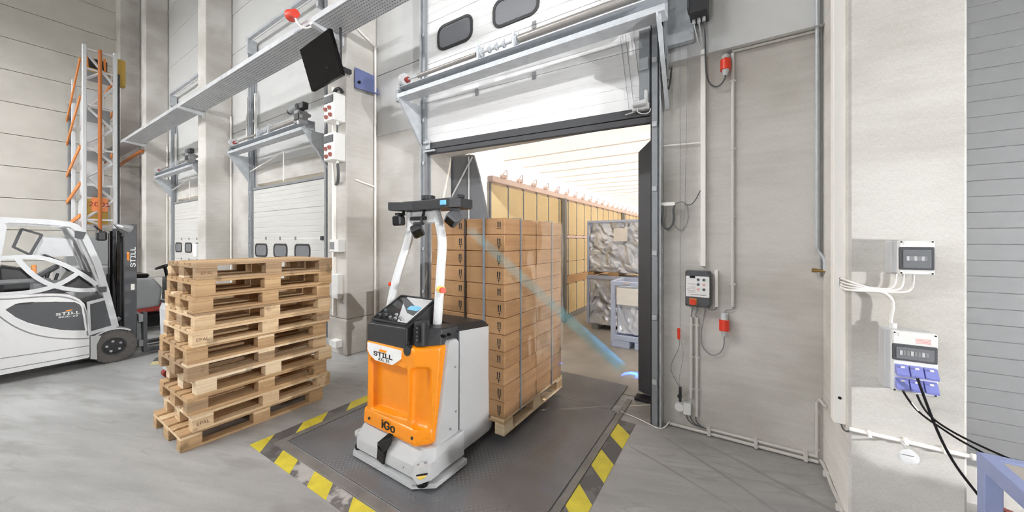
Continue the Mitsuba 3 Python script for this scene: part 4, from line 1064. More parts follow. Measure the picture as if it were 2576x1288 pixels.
k = thing('conduit', 'white horizontal conduit low across the front of the big pillar', 'conduit')
obj('pipe', cyl((0.592, 2.918, 0.632), (1.075, 2.918, 0.622), .012, 10), 'pvc_white', k, 30)
for x in (0.68, 0.83, 0.98):
    obj('clip', bx(x - .008, x + .008, 2.903, PF, .612, .645), 'pvc_white', k)
obj('end_ring', cyl((1.075, 2.918, .622), (1.09, 2.918, .622), .018, 14), 'pvc_white', k, 30)
k = thing('round_sign', 'white round disc hanging below the conduit on the big pillar', 'sign')
obj('disc', cyl((0.805, 2.80, 0.595), (0.805, 2.79, 0.595), .042, 32), 'white_paint', k, 30)
obj('print', bx(0.78, 0.825, 2.787, 2.79, .604, .608), 'print_grey', k)
obj('stem', cyl((0.81, 2.915, 0.628), (0.807, 2.80, 0.61), .006, 8), 'light_grey', k)

# blue work table and the red machine at the right edge
k = thing('work_table', 'blue steel work table with grey top at the right edge of the picture', 'table')
obj('top_frame', cat(bx(0.915, 2.75, 2.40, 2.45, 0.775, 0.84, .004), bx(0.915, 0.965, 2.0, 2.45, 0.775, 0.84, .004), bx(0.915, 2.75, 1.72, 1.77, .775, .84, .004), bx(2.70, 2.75, 1.72, 2.45, .775, .84, .004)), 'blue_steel', k)
obj('table_top', bx(0.955, 2.71, 1.76, 2.41, 0.80, 0.832, .003), 'table_top', k)
for x, y in ((0.915, 2.39), (2.69, 2.39), (2.69, 1.72), (0.915, 1.72)):
    if (x, y) == (0.915, 1.72):
        continue
    obj('leg', bx(x, x + .055, y, y + .055, 0, 0.775, .004), 'blue_steel', k)
k = thing('red_machine', 'dull red machine on the floor behind the blue table', 'machine')
obj('body', bx(1.12, 1.75, 2.96, 3.18, 0.06, 0.20, .03), 'deep_red', k)
obj('knob', tri(rhull([(1.18, 2.96, .22), (1.18, 2.98, .27)], .035, 16)), 'deep_red', k, True)
obj('handle', cyl((1.24, 3.1, .30), (1.9, 2.9, .17), .012, 8), 'faded_red', k)
for x in (1.2, 1.62):
    obj('wheel', cyl((x, 2.98, .06), (x + .04, 2.98, .06), .06, 16), 'tyre', k)

# ------------------------------------------------------------------ things on the pillar left of the open door
k = thing('monitor', 'black flat screen monitor hanging askew under the cable tray', 'monitor')
c = np.array([(-5.36, 2.62, 4.57), (-4.66, 2.66, 4.68), (-4.58, 2.80, 4.08), (-5.30, 2.76, 4.00)])
n = np.cross(c[1] - c[0], c[3] - c[0]); n /= np.linalg.norm(n); n = n if n[1] > 0 else -n
obj('housing', hull(np.vstack([c, c + n * 0.05])), 'screen_black', k)
ce = c.mean(0)
ci = ce + (c - ce) * 0.95
obj('screen', hull(np.vstack([ci - n * 0.003, ci + n * 0.01])), 'screen_black', k)
obj('arm', cat(bx(-4.98, -4.92, 2.78, 3.16, 4.32, 4.38), bx(-5.06, -4.84, 2.74, 2.80, 4.22, 4.48), cyl((-4.95, 3.0, 4.38), (-4.95, 3.0, 4.945), .018, 8)), 'black_plastic', k)
for z1, nth in ((4.02, 'upper'), (3.42, 'lower')):
    k = thing('switch_box', '%s of the two white switch boxes with dull red sockets on the pillar' % nth, 'switch box')
    z0 = z1 - 0.42
    obj('housing', bx(-5.34, -5.06, 2.96, 3.15, z0, z1, .012), 'box_white', k)
    obj('window', bx(-5.325, -5.075, 2.952, 2.965, z1 - .15, z1 - .04, .004), 'dark_grey', k)
    for x, z in ((-5.27, z0 + .19), (-5.16, z0 + .20), (-5.25, z0 + .07), (-5.14, z0 + .09)):
        obj('red_socket', cat(cyl((x, 2.965, z), (x, 2.935, z - .012), .029, 14)), 'faded_red', k, 30)
    obj('cable_gland', cyl((-5.12, 3.05, z0), (-5.12, 3.05, z0 - .05), .022, 12), 'box_white', k)
k = thing('cable', 'black cable curving from the lower white switch box into the duct', 'cable')
obj('sheath', tube([(-5.12, 3.05, 2.97), (-5.11, 3.06, 2.85), (-5.16, 3.09, 2.74), (-5.26, 3.13, 2.68), (-5.33, 3.14, 2.67)], .02, 8, True, 30), 'dark_grey', k, True)
k = thing('cable', 'black cable arching over the upper white switch box', 'cable')
obj('sheath', tube([(-5.30, 3.1, 4.03), (-5.24, 3.08, 4.10), (-5.14, 3.08, 4.12), (-5.07, 3.1, 4.05)], .026, 8, True, 24), 'black_plastic', k, True)
k = thing('cable', 'short dark cable between the two white switch boxes', 'cable')
obj('sheath', cyl((-5.12, 3.05, 3.56), (-5.12, 3.05, 3.41), .014, 8), 'dark_grey', k)
k = thing('cable_duct', 'cream cable duct down the left edge of the pillar behind the switch boxes', 'cable duct')
obj('channel', bx(-5.36, -5.31, 3.10, 3.15, 0.6, 4.2, .004), 'pvc_white', k)
k = thing('meter_box', 'small white box with grey display on the pillar above the pallets', 'junction box')
obj('housing', bx(-5.30, -5.07, 3.03, 3.15, 1.605, 1.80, .008), 'box_white', k)
obj('display', bx(-5.285, -5.17, 3.022, 3.032, 1.65, 1.76, .003), 'mid_grey', k)
k = thing('junction_box', 'narrow white box on the pillar beside the top of the pallet stack', 'junction box')
obj('housing', bx(-5.30, -5.13, 3.06, 3.15, 0.885, 1.26, .008), 'box_white', k)
k = thing('junction_box', 'low white fitting on the pillar near the floor behind the pallets', 'junction box')
obj('housing', bx(-5.32, -5.14, 3.04, 3.15, 0.13, 0.24, .008), 'box_white', k)
k = thing('hanging_plate', 'blue notched steel plate on the side of the pillar by the open door', 'plate')
obj('plate', prism([(3.26, 4.485), (3.60, 4.485), (3.60, 4.315), (3.67, 4.295), (3.67, 4.205), (3.26, 4.165)], 'x', -5.0, -4.985), 'blue_plate', k)
obj('ledge', hull([(-5.0, 3.26, 4.165), (-4.93, 3.26, 4.15), (-5.0, 3.67, 4.205), (-4.93, 3.67, 4.19), (-5.0, 3.26, 4.18), (-4.93, 3.26, 4.165), (-5.0, 3.67, 4.22), (-4.93, 3.67, 4.205)]), 'blue_plate', k)
obj('knob', cyl((-4.985, 3.32, 4.27), (-4.96, 3.32, 4.27), .022, 12), 'gloss_black', k)
conduit('conduit', 'thin bright conduit in the corner between the pillar and the open door wall', [(-4.985, 3.62, 0.55), (-4.985, 3.62, 4.95)], .018, 'pvc_white')
for z, nth in ((2.72, 'lower'), (5.02, 'upper')):
    k = thing('strut', '%s thin rod across the side of the pillar by the open door' % nth, 'strut')
    obj('bar', cyl((-5.02, 3.28, z + (0.12 if z > 4 else 0.02)), (-4.985, 3.64, z - .06), .013, 8), 'pvc_white', k)
for x, nm in ((-10.87, 'second'), (-16.15, 'third')):
    conduit('conduit', 'thin bright conduit in the corner right of the %s pillar from the open door' % nm, [(x, 3.64, 0.3), (x, 3.64, 4.95)], .02, 'pvc_white')
k = thing('junction_box', 'small white box on the second pillar beside the far dock door windows', 'junction box')
obj('housing', bx(-11.72, -11.47, 3.12, 3.3, 1.36, 1.70, .01), 'box_white', k)
k = thing('sensor', 'dark round sensor on the farthest concrete pillar, high up', 'sensor')
obj('housing', cyl((-20.14, 3.15, 7.0), (-20.14, 3.10, 7.0), .10, 16), 'dark_grey', k)

# ------------------------------------------------------------------ cable tray along the wall
k = thing('cable_tray', 'long perforated galvanised cable tray running along the pillars', 'cable tray')
ZTY = 4.95
obj('tray', bx(-20.4, -3.2, 2.70, 3.14, ZTY, ZTY + 0.004), 'tray_sheet', k)
for y in (2.70, 3.138):
    obj('side', bx(-20.4, -3.2, y, y + 0.004, ZTY, ZTY + 0.085), 'tray_sheet', k)
for a, b, yf in COLS[1:]:
    x = b - 0.12
    obj('bracket', cat(hull([(x - .04, 3.15, ZTY - .11), (x + .04, 3.15, ZTY - .11), (x - .04, 3.15, ZTY - .004), (x + .04, 3.15, ZTY - .004), (x - .04, 2.68, ZTY - .045), (x + .04, 2.68, ZTY - .045), (x - .04, 2.68, ZTY - .004), (x + .04, 2.68, ZTY - .004)]),
                       bx(x - .06, x + .06, 3.13, 3.15, ZTY - .16, ZTY - .004)), 'silver_paint', k)
for x in (-17.6, -14.6, -11.6, -8.6, -5.6):
    obj('joint_plate', bx(x - .1, x + .1, 2.694, 2.70, ZTY + .01, ZTY + .075), 'galvanised', k)
k = thing('horn', 'red signal horn on a white rod at the edge of the cable tray', 'horn')
obj('bell', cat(cyl((-5.62, 2.62, 5.16), (-5.50, 2.60, 5.13), .085, 18, .06), cyl((-5.50, 2.60, 5.13), (-5.42, 2.59, 5.11), .06, 16)), 'red_plastic', k, 30)
obj('rod', tube([(-5.45, 2.6, 5.10), (-5.42, 2.62, 4.98), (-5.32, 2.66, 4.90), (-5.2, 2.70, 4.90)], .014, 7), 'pvc_white', k, True)
k = thing('pipe', 'rust orange pipe along the wall under the cable tray, behind the lattice mast', 'pipe')
obj('run', tube([(-20.0, 3.1, 4.60), (-17.4, 3.1, 4.70), (-16.4, 3.1, 4.72)], .05, 8, False), 'rust_orange', k)

# ------------------------------------------------------------------ lattice mast of the order picker
k = thing('order_picker', 'tall grey lattice mast of an order picking truck with orange straps and sign', 'order picker')
FX, YA, YB2 = -17.0, 1.99, 2.57


def strut(a, b, w, m, name, parent=k, t=None):
    a, b = np.array(a, float), np.array(b, float)
    L = np.linalg.norm(b - a)
    q = bx(-w / 2, w / 2, -(t or w) / 2, (t or w) / 2, 0, L)
    q.apply_transform(trimesh.geometry.align_vectors([0, 0, 1], (b - a) / L)); q.apply_translation(a)
    return obj(name, q, m, parent)


for x, y, z1 in ((FX, YA - .03, 7.86), (FX, YB2 + .03, 7.86), (-19.0, YA - .03, 7.25), (-19.85, YA - .03, 6.6), (-19.0, YB2 + .03, 7.25), (-19.85, YB2 + .03, 6.6)):
    obj('post', bx(x - .07, x + .07, y - .045, y + .045, 0.0, z1, .01), 'silver_paint' if x > -19.5 else 'mid_grey', k)
for a, b in (((2.0, 7.74), (2.55, 7.74)), ((2.0, 7.13), (2.55, 7.13)), ((2.0, 6.02), (2.55, 6.02)), ((2.0, 4.64), (2.55, 4.64)), ((2.0, 3.52), (2.55, 3.52)), ((2.0, 2.43), (2.55, 2.43)),
             ((2.0, 7.62), (2.56, 6.82)), ((2.0, 6.82), (2.3, 7.1)), ((2.0, 5.86), (2.56, 6.7)), ((2.0, 5.95), (2.56, 5.35)), ((2.0, 4.8), (2.56, 5.35)), ((2.0, 4.8), (2.56, 4.25)), ((2.0, 3.75), (2.56, 4.25)), ((2.0, 3.72), (2.56, 3.08)),
             ((2.0, 2.48), (2.56, 3.05)), ((2.0, 2.42), (2.25, 2.3))):
    strut((FX + .01, *a), (FX + .01, *b), .055, 'silver_paint', 'brace')
for z0, z1 in ((6.85, 7.15), (5.55, 6.0), (4.35, 4.62), (3.2, 3.5)):
    obj('plate', bx(FX - .30, FX - .26, 2.03, 2.53, z0, z1), 'mid_grey', k)
obj('carriage', cat(bx(-19.0, -17.6, 2.05, 2.5, 2.2, 3.2), bx(-18.9, -17.8, 2.08, 2.48, 3.3, 6.7)), 'silver_paint', k)
obj('yellow_board', bx(FX - .45, FX - .40, 2.02, 2.56, 2.30, 3.12), 'ochre', k)
obj('yellow_board', bx(FX - .5, FX - .4, 2.02, 2.56, 7.14, 7.32), 'ochre', k)
obj('inner_frame', cat(bx(FX - .39, FX - .37, 2.02, 2.06, 2.3, 3.1), bx(FX - .39, FX - .37, 2.50, 2.54, 2.3, 3.1)), 'table_top', k)
obj('dark_box', bx(FX - .9, FX - .45, 2.06, 2.50, 7.32, 7.66, .02), 'black_plastic', k)
for y in (2.05, 2.42):
    strut((FX - .2, y, 7.2), (FX - .2, y - .02, 7.66), .05, 'orange_dull', 'orange_bar')
obj('orange_pole', cyl((FX + .14, 2.26, 1.7), (FX + .14, 2.26, 7.78), .045, 12), 'rust_orange', k, 30)
for a, b in (((-17.2, 7.45), (-19.9, 6.0)), ((-17.2, 6.25), (-19.9, 5.18)), ((-17.2, 4.7), (-19.9, 4.07)), ((-17.2, 3.55), (-19.9, 3.12)), ((-17.2, 2.55), (-19.9, 2.3))):
    strut((a[0], YA - .09, a[1]), (b[0], YA - .09, b[1]), .13, 'orange_dull', 'orange_strap', t=.03)
for a, b in (((-17.25, 6.98), (-19.4, 6.70)), ((-17.25, 5.95), (-19.3, 5.75)), ((-17.25, 4.58), (-19.8, 4.48))):
    strut((a[0], YB2 + .01, a[1]), (b[0], YB2 + .01, b[1]), .15, 'orange_dull', 'orange_strap', t=.03)
sg = obj('sign', bx(FX + .02, FX + .04, 2.105, 2.43, 2.70, 3.13), 'sign_orange', k)
obj('lettering', text('2001', .13, (FX + .041, 2.265, 2.92), SIDE, .004), 'dull_red', sg)
obj('chain_guard', bx(FX - .1, FX + .05, YB2 + .08, YB2 + .125, 0.5, 7.2), 'black_plastic', k)
obj('mast_head', bx(FX - .4, FX - .1, YB2 + .08, YB2 + .28, 6.9, 7.75), 'ochre', k)
obj('cabin', cat(bx(-18.6, -16.5, 1.5, 2.75, 0.12, 1.05, .06), bx(-16.8, -16.5, 1.55, 2.7, 1.0, 1.9, .03)), 'mid_grey', k)

# ------------------------------------------------------------------ white counterbalance forklift
k = thing('forklift', 'white and grey counterbalance forklift parked at the left edge', 'forklift')
FS, FB = -7.65, -8.72          # its near and far side
BODY = [(-1.15, .20), (-1.05, .12), (0.0, .115), (.93, .137), (.93, .49), (.905, .80), (.885, .90), (.845, .966), (.755, 1.045), (.64, 1.072), (.52, 1.084), (.22, 1.098), (-.8, 1.10), (-1.15, 1.0), (-1.25, .7)]
obj('body', prism(Polygon(BODY).buffer(-.02).buffer(.02), 'x', FB, FS), 'white_paint', k, 30)
PAN = [(.25, .925), (.33, .994), (.463, .993), (.64, .975), (.802, .943), (.845, .905), (.862, .862), (.88, .70), (.897, .523), (.78, .545), (.673, .579), (.53, .655), (.421, .723), (.33, .81)]
pn = obj('side_panel', prism(Polygon(PAN).buffer(.012).difference(Polygon(PAN).buffer(-.006)), 'x', FS - .01, FS + .012), 'white_paint', k)
obj('grey_inlay', prism(PAN, 'x', FS - .005, FS + .004), 'dark_grey', pn)
lt = obj('lettering', cat(text('STILL', .036, (FS + .004, .743, .795), SIDE, .002, stretch=1.5), text('RX20-20', .022, (FS + .004, .744, .752), SIDE, .002, stretch=1.2)), 'white_paint', pn)
obj('emblem', prism([(.715, .822), (.77, .827), (.785, .842), (.73, .838)], 'x', FS + .003, FS + .006), 'orange_paint', pn)
from shapely.geometry import LineString


def ribbon(P, w, x0, x1, name, m, parent=k, n=40):
    return obj(name, prism(LineString(spline(P, n) if len(P) > 2 else P).buffer(w / 2, cap_style=2), 'x', x0, x1), m, parent)


ribbon([(.22, .845), (.32, .705), (.474, .566), (.696, .46), (.925, .408)], .014, FS - .01, FS + .003, 'groove', 'mid_grey')
ribbon([(.22, 1.06), (.5, 1.05), (.70, 1.02), (.80, .965), (.862, .88), (.905, .62), (.915, .45)], .016, FS - .01, FS + .003, 'groove', 'mid_grey')
ribbon([(-.9, .36), (.925, .305)], .010, FS - .01, FS + .003, 'groove', 'mid_grey')
ribbon([(-.9, .19), (.925, .185)], .010, FS - .01, FS + .003, 'groove', 'mid_grey')
obj('handle_recess', prism([(.33, .972), (.35, .992), (.47, .992), (.44, .968)], 'x', FS, FS + .016), 'black_plastic', k)
# cowl in front with its pale frame
obj('front_cowl', prism([(.935, .13), (.935, .465), (.92, .895), (1.105, .945), (1.165, .52), (1.10, .48), (1.0, .40), (.96, .13)], 'x', FB + .1, FS - .03), 'dark_grey', k)
obj('cowl_frame', cat(prism(Polygon([(.915, .46), (.91, .92), (1.115, .965), (1.185, .50), (1.13, .50), (.935, .445)]).difference(Polygon([(.945, .50), (.935, .885), (1.085, .925), (1.145, .545)])), 'x', FS - .06, FS - .01)), 'silver_paint', k)
obj('wheel_arch', cat(prism([(.94, .11), (.94, .435), (1.04, .42), (.995, .30), (1.0, .09)], 'x', FS - .1, FS - .005)), 'light_grey', k)
arc = [(1.165 + .262 * math.cos(t), .228 + .262 * math.sin(t)) for t in np.linspace(2.35, .9, 20)]
ribbon(arc, .022, FS - .25, FS - .005, 'fender', 'light_grey')


def wheel(y, name, r=.235, x1=FS - .01, x0=FS - .22):
    w = obj(name, cat(trimesh.creation.annulus(r * .52, r * .96, .2, sections=40).apply_transform(trimesh.transformations.rotation_matrix(math.pi / 2, [0, 1, 0])).apply_translation(((x0 + x1) / 2, y, r))), 'tyre', k)
    for q in range(36):
        a = q * math.pi / 18
        t = bx(x0, x1, -.014, .014, r * .93, r * .998); t.apply_transform(trimesh.transformations.rotation_matrix(a, [1, 0, 0])); t.apply_translation((0, y, r))
        obj('tread_block', t, 'tyre', w)
    obj('rim', cat(cyl((x0 + .03, y, r), (x1 - .03, y, r), r * .53, 28), trimesh.creation.annulus(r * .44, r * .53, .02, sections=36).apply_transform(trimesh.transformations.rotation_matrix(math.pi / 2, [0, 1, 0])).apply_translation((x1 - .012, y, r))), 'rim_black', w, 30)
    for q in range(5):
        a = q * 2 * math.pi / 5 + .5
        obj('wheel_nut', cyl((x1 - .032, y + r * .31 * math.cos(a), r + r * .31 * math.sin(a)), (x1 - .008, y + r * .31 * math.cos(a), r + r * .31 * math.sin(a)), .017, 6), 'chrome', w)
    return w


wheel(1.165, 'front_wheel')
obj('far_wheel', cyl((FB + .02, 1.165, .235), (FB + .22, 1.165, .235), .233, 30), 'tyre', k, 30)
obj('rear_wheel', cyl((FS - .26, -.52, .235), (FS - .08, -.52, .235), .2349, 30), 'tyre', k, 30)
obj('underbody', bx(FB + .1, FS - .08, -.9, 1.3, .10, .22), 'black_plastic', k)
# guard: roof, front and rear pillars on both sides
GO = [(-.70, 2.02), (.22, 2.045), (.42, 2.037), (.62, 2.026), (.754, 2.008), (.81, 1.975), (.85, 1.92), (.899, 1.81), (1.0, 1.475), (1.078, 1.09), (1.178, .51)]
for x0, x1, nm in ((FS - .075, FS - .015, 'near'), (FB + .015, FB + .075, 'far')):
    P = LineString(GO).buffer(.034, cap_style=2, join_style=1)
    obj('guard_frame', prism(P, 'x', x0, x1), 'silver_paint', k)
    obj('rear_pillar', prism([(.215, 2.04), (.275, 2.02), (.235, 1.62), (.19, 1.10), (.13, 1.10)], 'x', x0, x1), 'silver_paint', k)
    obj('windscreen_post', prism(LineString([(.80, 1.93), (.93, 1.50), (1.03, 1.12)]).buffer(.012), 'x', x0 + .01, x1 - .01), 'light_grey', k)
for y in (-.5, -.25, 0, .2, .42, .62):
    obj('roof_bar', bx(FB + .07, FS - .07, y, y + .03, 2.015, 2.05, .006), 'silver_paint', k)
obj('roof_panel', bx(FB + .07, FS - .07, -.65, .62, 2.035, 2.05), 'clear_plastic', k)
obj('front_crossbar', bx(FB + .05, FS - .05, .74, .80, 1.97, 2.02, .01), 'silver_paint', k)
obj('rear_upright', bx(FS - .08, FS - .02, -.02, .19, 1.10, 1.65, .01), 'silver_paint', k)
A1 = [(.10, 1.575), (.37, 1.575), (.53, 1.556), (.70, 1.462), (.874, 1.30), (1.0, 1.15)]
A2 = [(.33, 1.59), (.421, 1.405), (.561, 1.23), (.70, 1.14), (.82, 1.10), (.99, 1.085)]
A3 = [(.20, 1.12), (.474, 1.125), (.639, 1.18), (.76, 1.265), (.84, 1.345)]
for P in (A1, A2, A3):
    ribbon(P, .052, FS - .05, FS - .012, 'door_bar', 'silver_paint')
obj('joint_cover', bx(FS - .07, FS, 1.02, 1.09, 1.04, 1.12, .008), 'dark_grey', k)
obj('side_mirror', hull([(FS - .02, .80, 1.92), (FS - .02, .90, 1.90), (FS - .02, .87, 1.80), (FS - .02, .80, 1.82), (FS + .02, .80, 1.92), (FS + .02, .9, 1.9), (FS + .02, .87, 1.8), (FS + .02, .80, 1.82)]), 'dark_grey', k)
obj('roof_lamp', hull([(FS - .06, .25, 2.0), (FS, .25, 2.0), (FS - .06, .43, 2.0), (FS, .43, 2.0), (FS - .06, .27, 1.965), (FS, .27, 1.965), (FS - .06, .41, 1.965), (FS, .41, 1.965)]), 'light_grey', k)
seat = obj('seat', cat(bx(-8.5, -7.95, -.15, .42, 1.08, 1.26, .05), bx(-8.5, -7.95, -.25, -.08, 1.2, 1.85, .05)), 'black_plastic', k)
obj('seat_cushion', tri(rhull([(x, y, z) for x in (-8.4, -7.95) for y, z in ((.26, 1.16), (.52, 1.16), (.24, 1.42), (.44, 1.36))], .04)), 'black_plastic', seat, 40)
obj('grey_grip', tri(rhull([(-7.9, .52, 1.30), (-7.9, .66, 1.42), (-8.1, .56, 1.32)], .035)), 'dark_grey', seat, 40)
obj('armrest', cat(bx(-7.93, -7.85, .1, .62, 1.22, 1.28, .02), bx(-7.95, -7.85, .45, .75, 1.1, 1.24, .03)), 'mid_grey', k)
obj('lever', cat(cyl((-7.88, .58, 1.26), (-7.88, .60, 1.36), .018, 8), cyl((-7.92, .66, 1.24), (-7.92, .68, 1.33), .015, 8)), 'black_plastic', k)
obj('orange_accent', bx(-7.86, -7.84, .46, .50, 1.30, 1.46, .006), 'orange_paint', k)
obj('dashboard', hull([(-8.5, .70, 1.10), (-7.85, .70, 1.10), (-8.5, .98, 1.10), (-7.85, .98, 1.10), (-8.5, .82, 1.36), (-7.9, .82, 1.36), (-8.5, .98, 1.32), (-7.9, .98, 1.32)]), 'black_plastic', k)
obj('floor_cover', bx(-8.6, -7.8, .25, 1.0, 1.07, 1.12, .02), 'dark_grey', k)
stw = trimesh.creation.torus(.17, .016, major_sections=28, minor_sections=8)
stw.apply_transform(trimesh.transformations.rotation_matrix(-.7, [1, 0, 0])); stw.apply_translation((-8.2, .72, 1.47))
obj('steering_wheel', cat(stw, cyl((-8.2, .72, 1.47), (-8.2, .88, 1.28), .03, 10)), 'black_plastic', k, 30)
obj('silver_cover', hull([(-8.65, .52, 1.55), (-8.65, .86, 1.55), (-8.35, .52, 1.55), (-8.35, .86, 1.55), (-8.65, .55, 1.84), (-8.65, .86, 1.84), (-8.35, .55, 1.84), (-8.35, .86, 1.84)]), 'silver_paint', k)
obj('window_frame', prism(Polygon([(.40, 1.93), (.55, 1.86), (.46, 1.60), (.34, 1.70)]).buffer(.02).difference(Polygon([(.40, 1.93), (.55, 1.86), (.46, 1.60), (.34, 1.70)]).buffer(-.008)), 'x', -8.1, -8.06), 'dark_grey', k)
# mast, carriage, forks
for x in (FS - .10, FB + .17):
    m = obj('mast_upright', bx(x - .07, x, 1.275, 1.41, .10, 2.035 if x > -8 else 1.98, .006), 'dark_grey', k)
    if x > -8:
        obj('lettering', text('STILL', .052, (x + .001, 1.367, 1.53), SIDE_UP, .003, stretch=1.55), 'white_paint', m)
        obj('emblem', prism([(1.305, 1.49), (1.33, 1.475), (1.33, 1.60), (1.305, 1.615)], 'x', x - .001, x + .003), 'orange_paint', m)
        obj('label', bx(x - .001, x + .002, 1.345, 1.385, 1.03, 1.12), 'paper', m)
obj('inner_mast', cat(*[bx(x - .05, x, 1.30, 1.42, .12, 1.95) for x in (-7.86, -8.42)], bx(-8.5, -7.8, 1.31, 1.37, 1.85, 1.95)), 'black_plastic', k)
for x in (-7.92, -8.4):
    obj('lift_cylinder', cat(cyl((x, 1.23, .3), (x, 1.23, 1.25), .04, 12), cyl((x, 1.23, 1.25), (x, 1.23, 1.9), .022, 10)), 'rim_black', k, 30)
    obj('chain', bx(x + .06, x + .09, 1.215, 1.245, .5, 1.93), 'gloss_black', k)
obj('tilt_cylinder', cyl((-7.85, 1.0, .42), (-7.85, 1.25, .62), .035, 12), 'mid_grey', k)
obj('carriage', cat(bx(-8.6, -7.75, 1.43, 1.48, .52, .64, .006), bx(-8.6, -7.75, 1.43, 1.48, .14, .24, .006), bx(-8.5, -8.4, 1.43, 1.47, .2, .6), bx(-7.95, -7.85, 1.43, 1.47, .2, .6)), 'mid_grey', k)
for x in (-7.82, -8.45):
    obj('fork', cat(bx(x - .06, x + .06, 1.48, 1.525, .06, .66, .006), bx(x - .06, x + .06, 1.48, 2.45, .04, .085, .006)), 'dark_grey', k)
obj('hose_bundle', cat(*[tube([(-7.86 - .03 * q, 1.26, 1.9), (-7.84 - .03 * q, 1.20, 1.5), (-7.86, 1.22, .9), (-7.88, 1.3, .55), (-7.86, 1.42, .5)], .011, 6) for q in range(3)]), 'gloss_black', k, True)
obj('head_lamp', hull([(-7.80, 1.17, 2.03), (-7.70, 1.17, 2.03), (-7.80, 1.37, 2.035), (-7.70, 1.37, 2.035), (-7.80, 1.22, 1.95), (-7.72, 1.22, 1.95), (-7.80, 1.33, 1.90), (-7.72, 1.33, 1.90), (-7.8, 1.36, 1.93), (-7.70, 1.36, 1.95)]), 'chrome', k, True)
obj('work_lamp', cat(bx(-7.95, -7.82, 1.02, 1.12, 1.78, 1.92, .02), cyl((-7.88, 1.07, 1.92), (-7.88, 1.0, 2.0), .012, 8)), 'black_plastic', k)

# ------------------------------------------------------------------ grey tow tractor and the vehicle behind the pallets
k = thing('tow_tractor', 'grey seated tow tractor with black steering wheel, behind the forklift mast', 'tow tractor')
obj('body', tri(rhull([(x, y, z) for x in (-10.4, -9.55) for y, z in ((1.42, .50), (2.0, .54), (2.03, .84), (1.93, 1.0), (1.42, 1.04))], .05)), 'mid_grey', k, 40)
obj('front_hood', tri(rhull([(x, y, z) for x in (-10.3, -9.5) for y, z in ((1.0, .3), (1.4, .3), (1.02, 1.28), (1.36, 1.28))], .04)), 'mid_grey', k, 40)
obj('seat', bx(-10.2, -9.6, 1.62, 1.92, 1.06, 1.14, .03), 'gloss_black', k)
obj('backrest', bx(-10.2, -9.6, 1.46, 1.56, 1.10, 1.42, .03), 'gloss_black', k)
obj('red_skirt', bx(-10.4, -9.52, 1.4, 2.2, .40, .52, .02), 'dull_red', k)
obj('chassis', bx(-10.4, -9.6, .9, 2.4, .10, .36, .02), 'gloss_black', k)
obj('footboard', bx(-10.3, -9.5, 2.05, 2.9, .10, .20, .01), 'dark_grey', k)
for y in (1.2, 2.5):
    obj('wheel', cyl((-9.72, y, .2), (-9.55, y, .2), .1995, 22), 'tyre', k, 30)
stw = trimesh.creation.torus(.14, .014, major_sections=26, minor_sections=8)
stw.apply_transform(trimesh.transformations.rotation_matrix(.35, [1, 0, 0])); stw.apply_translation((-9.6, 2.13, 1.27))
obj('steering_wheel', cat(stw, cyl((-9.6, 2.13, 1.27), (-9.62, 2.2, .9), .028, 10), *[cyl((-9.6, 2.13, 1.27), (-9.6 + .14 * math.cos(a), 2.13 + .13 * math.sin(a), 1.27 + .04 * math.sin(a)), .01, 6) for a in (0.4, 2.5, 4.6)]), 'gloss_black', k, 30)
obj('console', hull([(-9.9, 2.15, .3), (-9.4, 2.15, .3), (-9.9, 2.35, .3), (-9.4, 2.35, .3), (-9.85, 2.15, 1.05), (-9.45, 2.15, 1.05), (-9.85, 2.3, 1.05), (-9.45, 2.3, 1.05)]), 'gloss_black', k)
obj('silver_panel', bx(-9.5, -9.45, 2.5, 3.0, .4, .62, .02), 'chrome', k)
k = thing('pallet_truck', 'grey and dull red vehicle mostly hidden behind the left edge of the pallet stack', 'pallet truck')
obj('body', tri(rhull([(x, y, z) for x in (-6.28, -5.4) for y, z in ((1.46, .2), (1.9, .2), (1.47, .95), (1.9, .95))], .03)), 'light_grey', k, 40)
obj('dome', tri(rhull([(-6.1, 1.6, 1.02), (-5.9, 1.6, 1.0), (-6.0, 1.75, 1.02)], .10, 20)), 'light_grey', k, True)
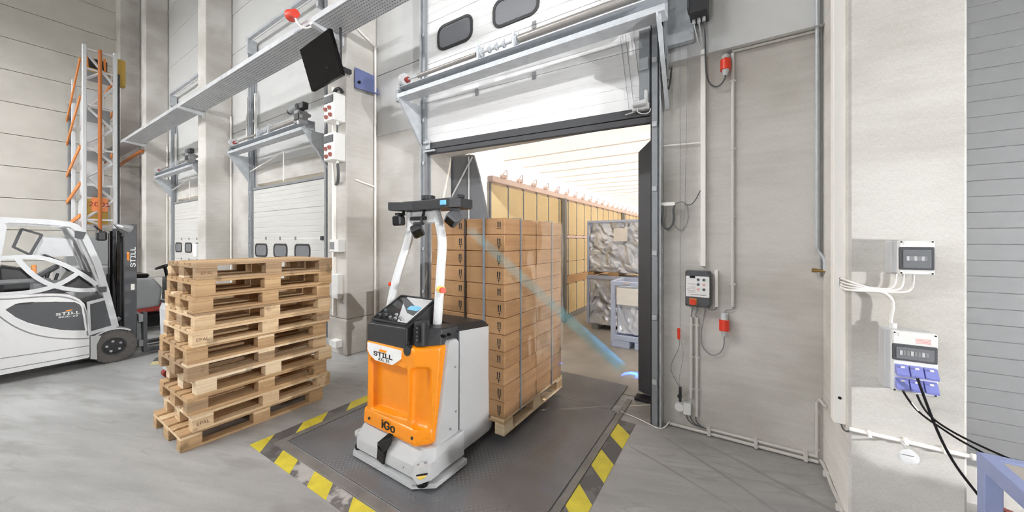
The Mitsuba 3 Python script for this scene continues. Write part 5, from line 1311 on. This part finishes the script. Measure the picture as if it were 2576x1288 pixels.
obj('bumper', prism(LineString([(1.40, .98), (1.375, .90), (1.385, .5), (1.40, .12)]).buffer(.022), 'x', -6.32, -5.4), 'silver_paint', k)
obj('red_edge', bx(-6.31, -5.4, 1.425, 1.45, .15, .98, .006), 'dull_red', k)
obj('handle', cat(bx(-6.34, -5.4, 1.36, 1.52, .98, 1.02, .008)), 'gloss_black', k)
obj('wheel', cyl((-6.34, 1.42, .05), (-6.24, 1.42, .05), .05, 16), 'dull_red', k)
obj('drive_wheel', cyl((-5.9, 1.7, .1), (-5.7, 1.7, .1), .10, 18), 'tyre', k)

k = thing('floor_sticker', 'small yellow and grey marking stuck to the floor beside the forklift forks', 'floor marking')
obj('yellow_piece', prism([(-7.22, 1.47), (-7.05, 1.41), (-6.97, 1.51), (-7.14, 1.57)], 'z', 0, .003), 'faded_yellow', k)
obj('grey_piece', prism([(-7.42, 1.55), (-7.24, 1.48), (-7.15, 1.58), (-7.33, 1.65)], 'z', 0, .003), 'tape_black', k)

# ------------------------------------------------------------------ the truck's blue warning beam and the spot it throws on the trailer floor
B0, B1 = np.array([-1.70, 1.95, 1.93]), np.array([-1.167, 4.72, 0.004])
bd_ = (B1 - B0) / np.linalg.norm(B1 - B0)
scene['blue_spot'] = {'type': 'spot', 'sampling_weight': 1.5, 'intensity': {'type': 'rgb', 'value': [12.0, 130.0, 6500.0]}, 'cutoff_angle': 1.75, 'beam_width': 0.9,
                      'to_world': T().look_at(origin=[-1.715, 2.06, 2.135], target=B1.tolist(), up=[0, 0, 1])}  # source set above the beam so its light reaches the floor
obj('added_spot_lamp', cyl((-1.735, 1.97, 2.118), (-1.728, 2.02, 2.118), .016, 14), 'black_plastic', mast, 30)  # lamp body added on the mast to carry the blue spot
k = thing('light_beam', 'translucent blue beam from the sensor mast to the blue spot on the trailer floor', 'light beam')
scene['air_gap'] = {'type': 'null'}
obj('haze', cyl(B0 + bd_ * 0.1, B1 - bd_ * 0.30, 0.035, 24, 0.075), 'air_gap', k,
    interior={'type': 'homogeneous', 'sigma_t': 1.0, 'scale': 2.8, 'albedo': {'type': 'rgb', 'value': [0.35, 0.86, 0.98]}})
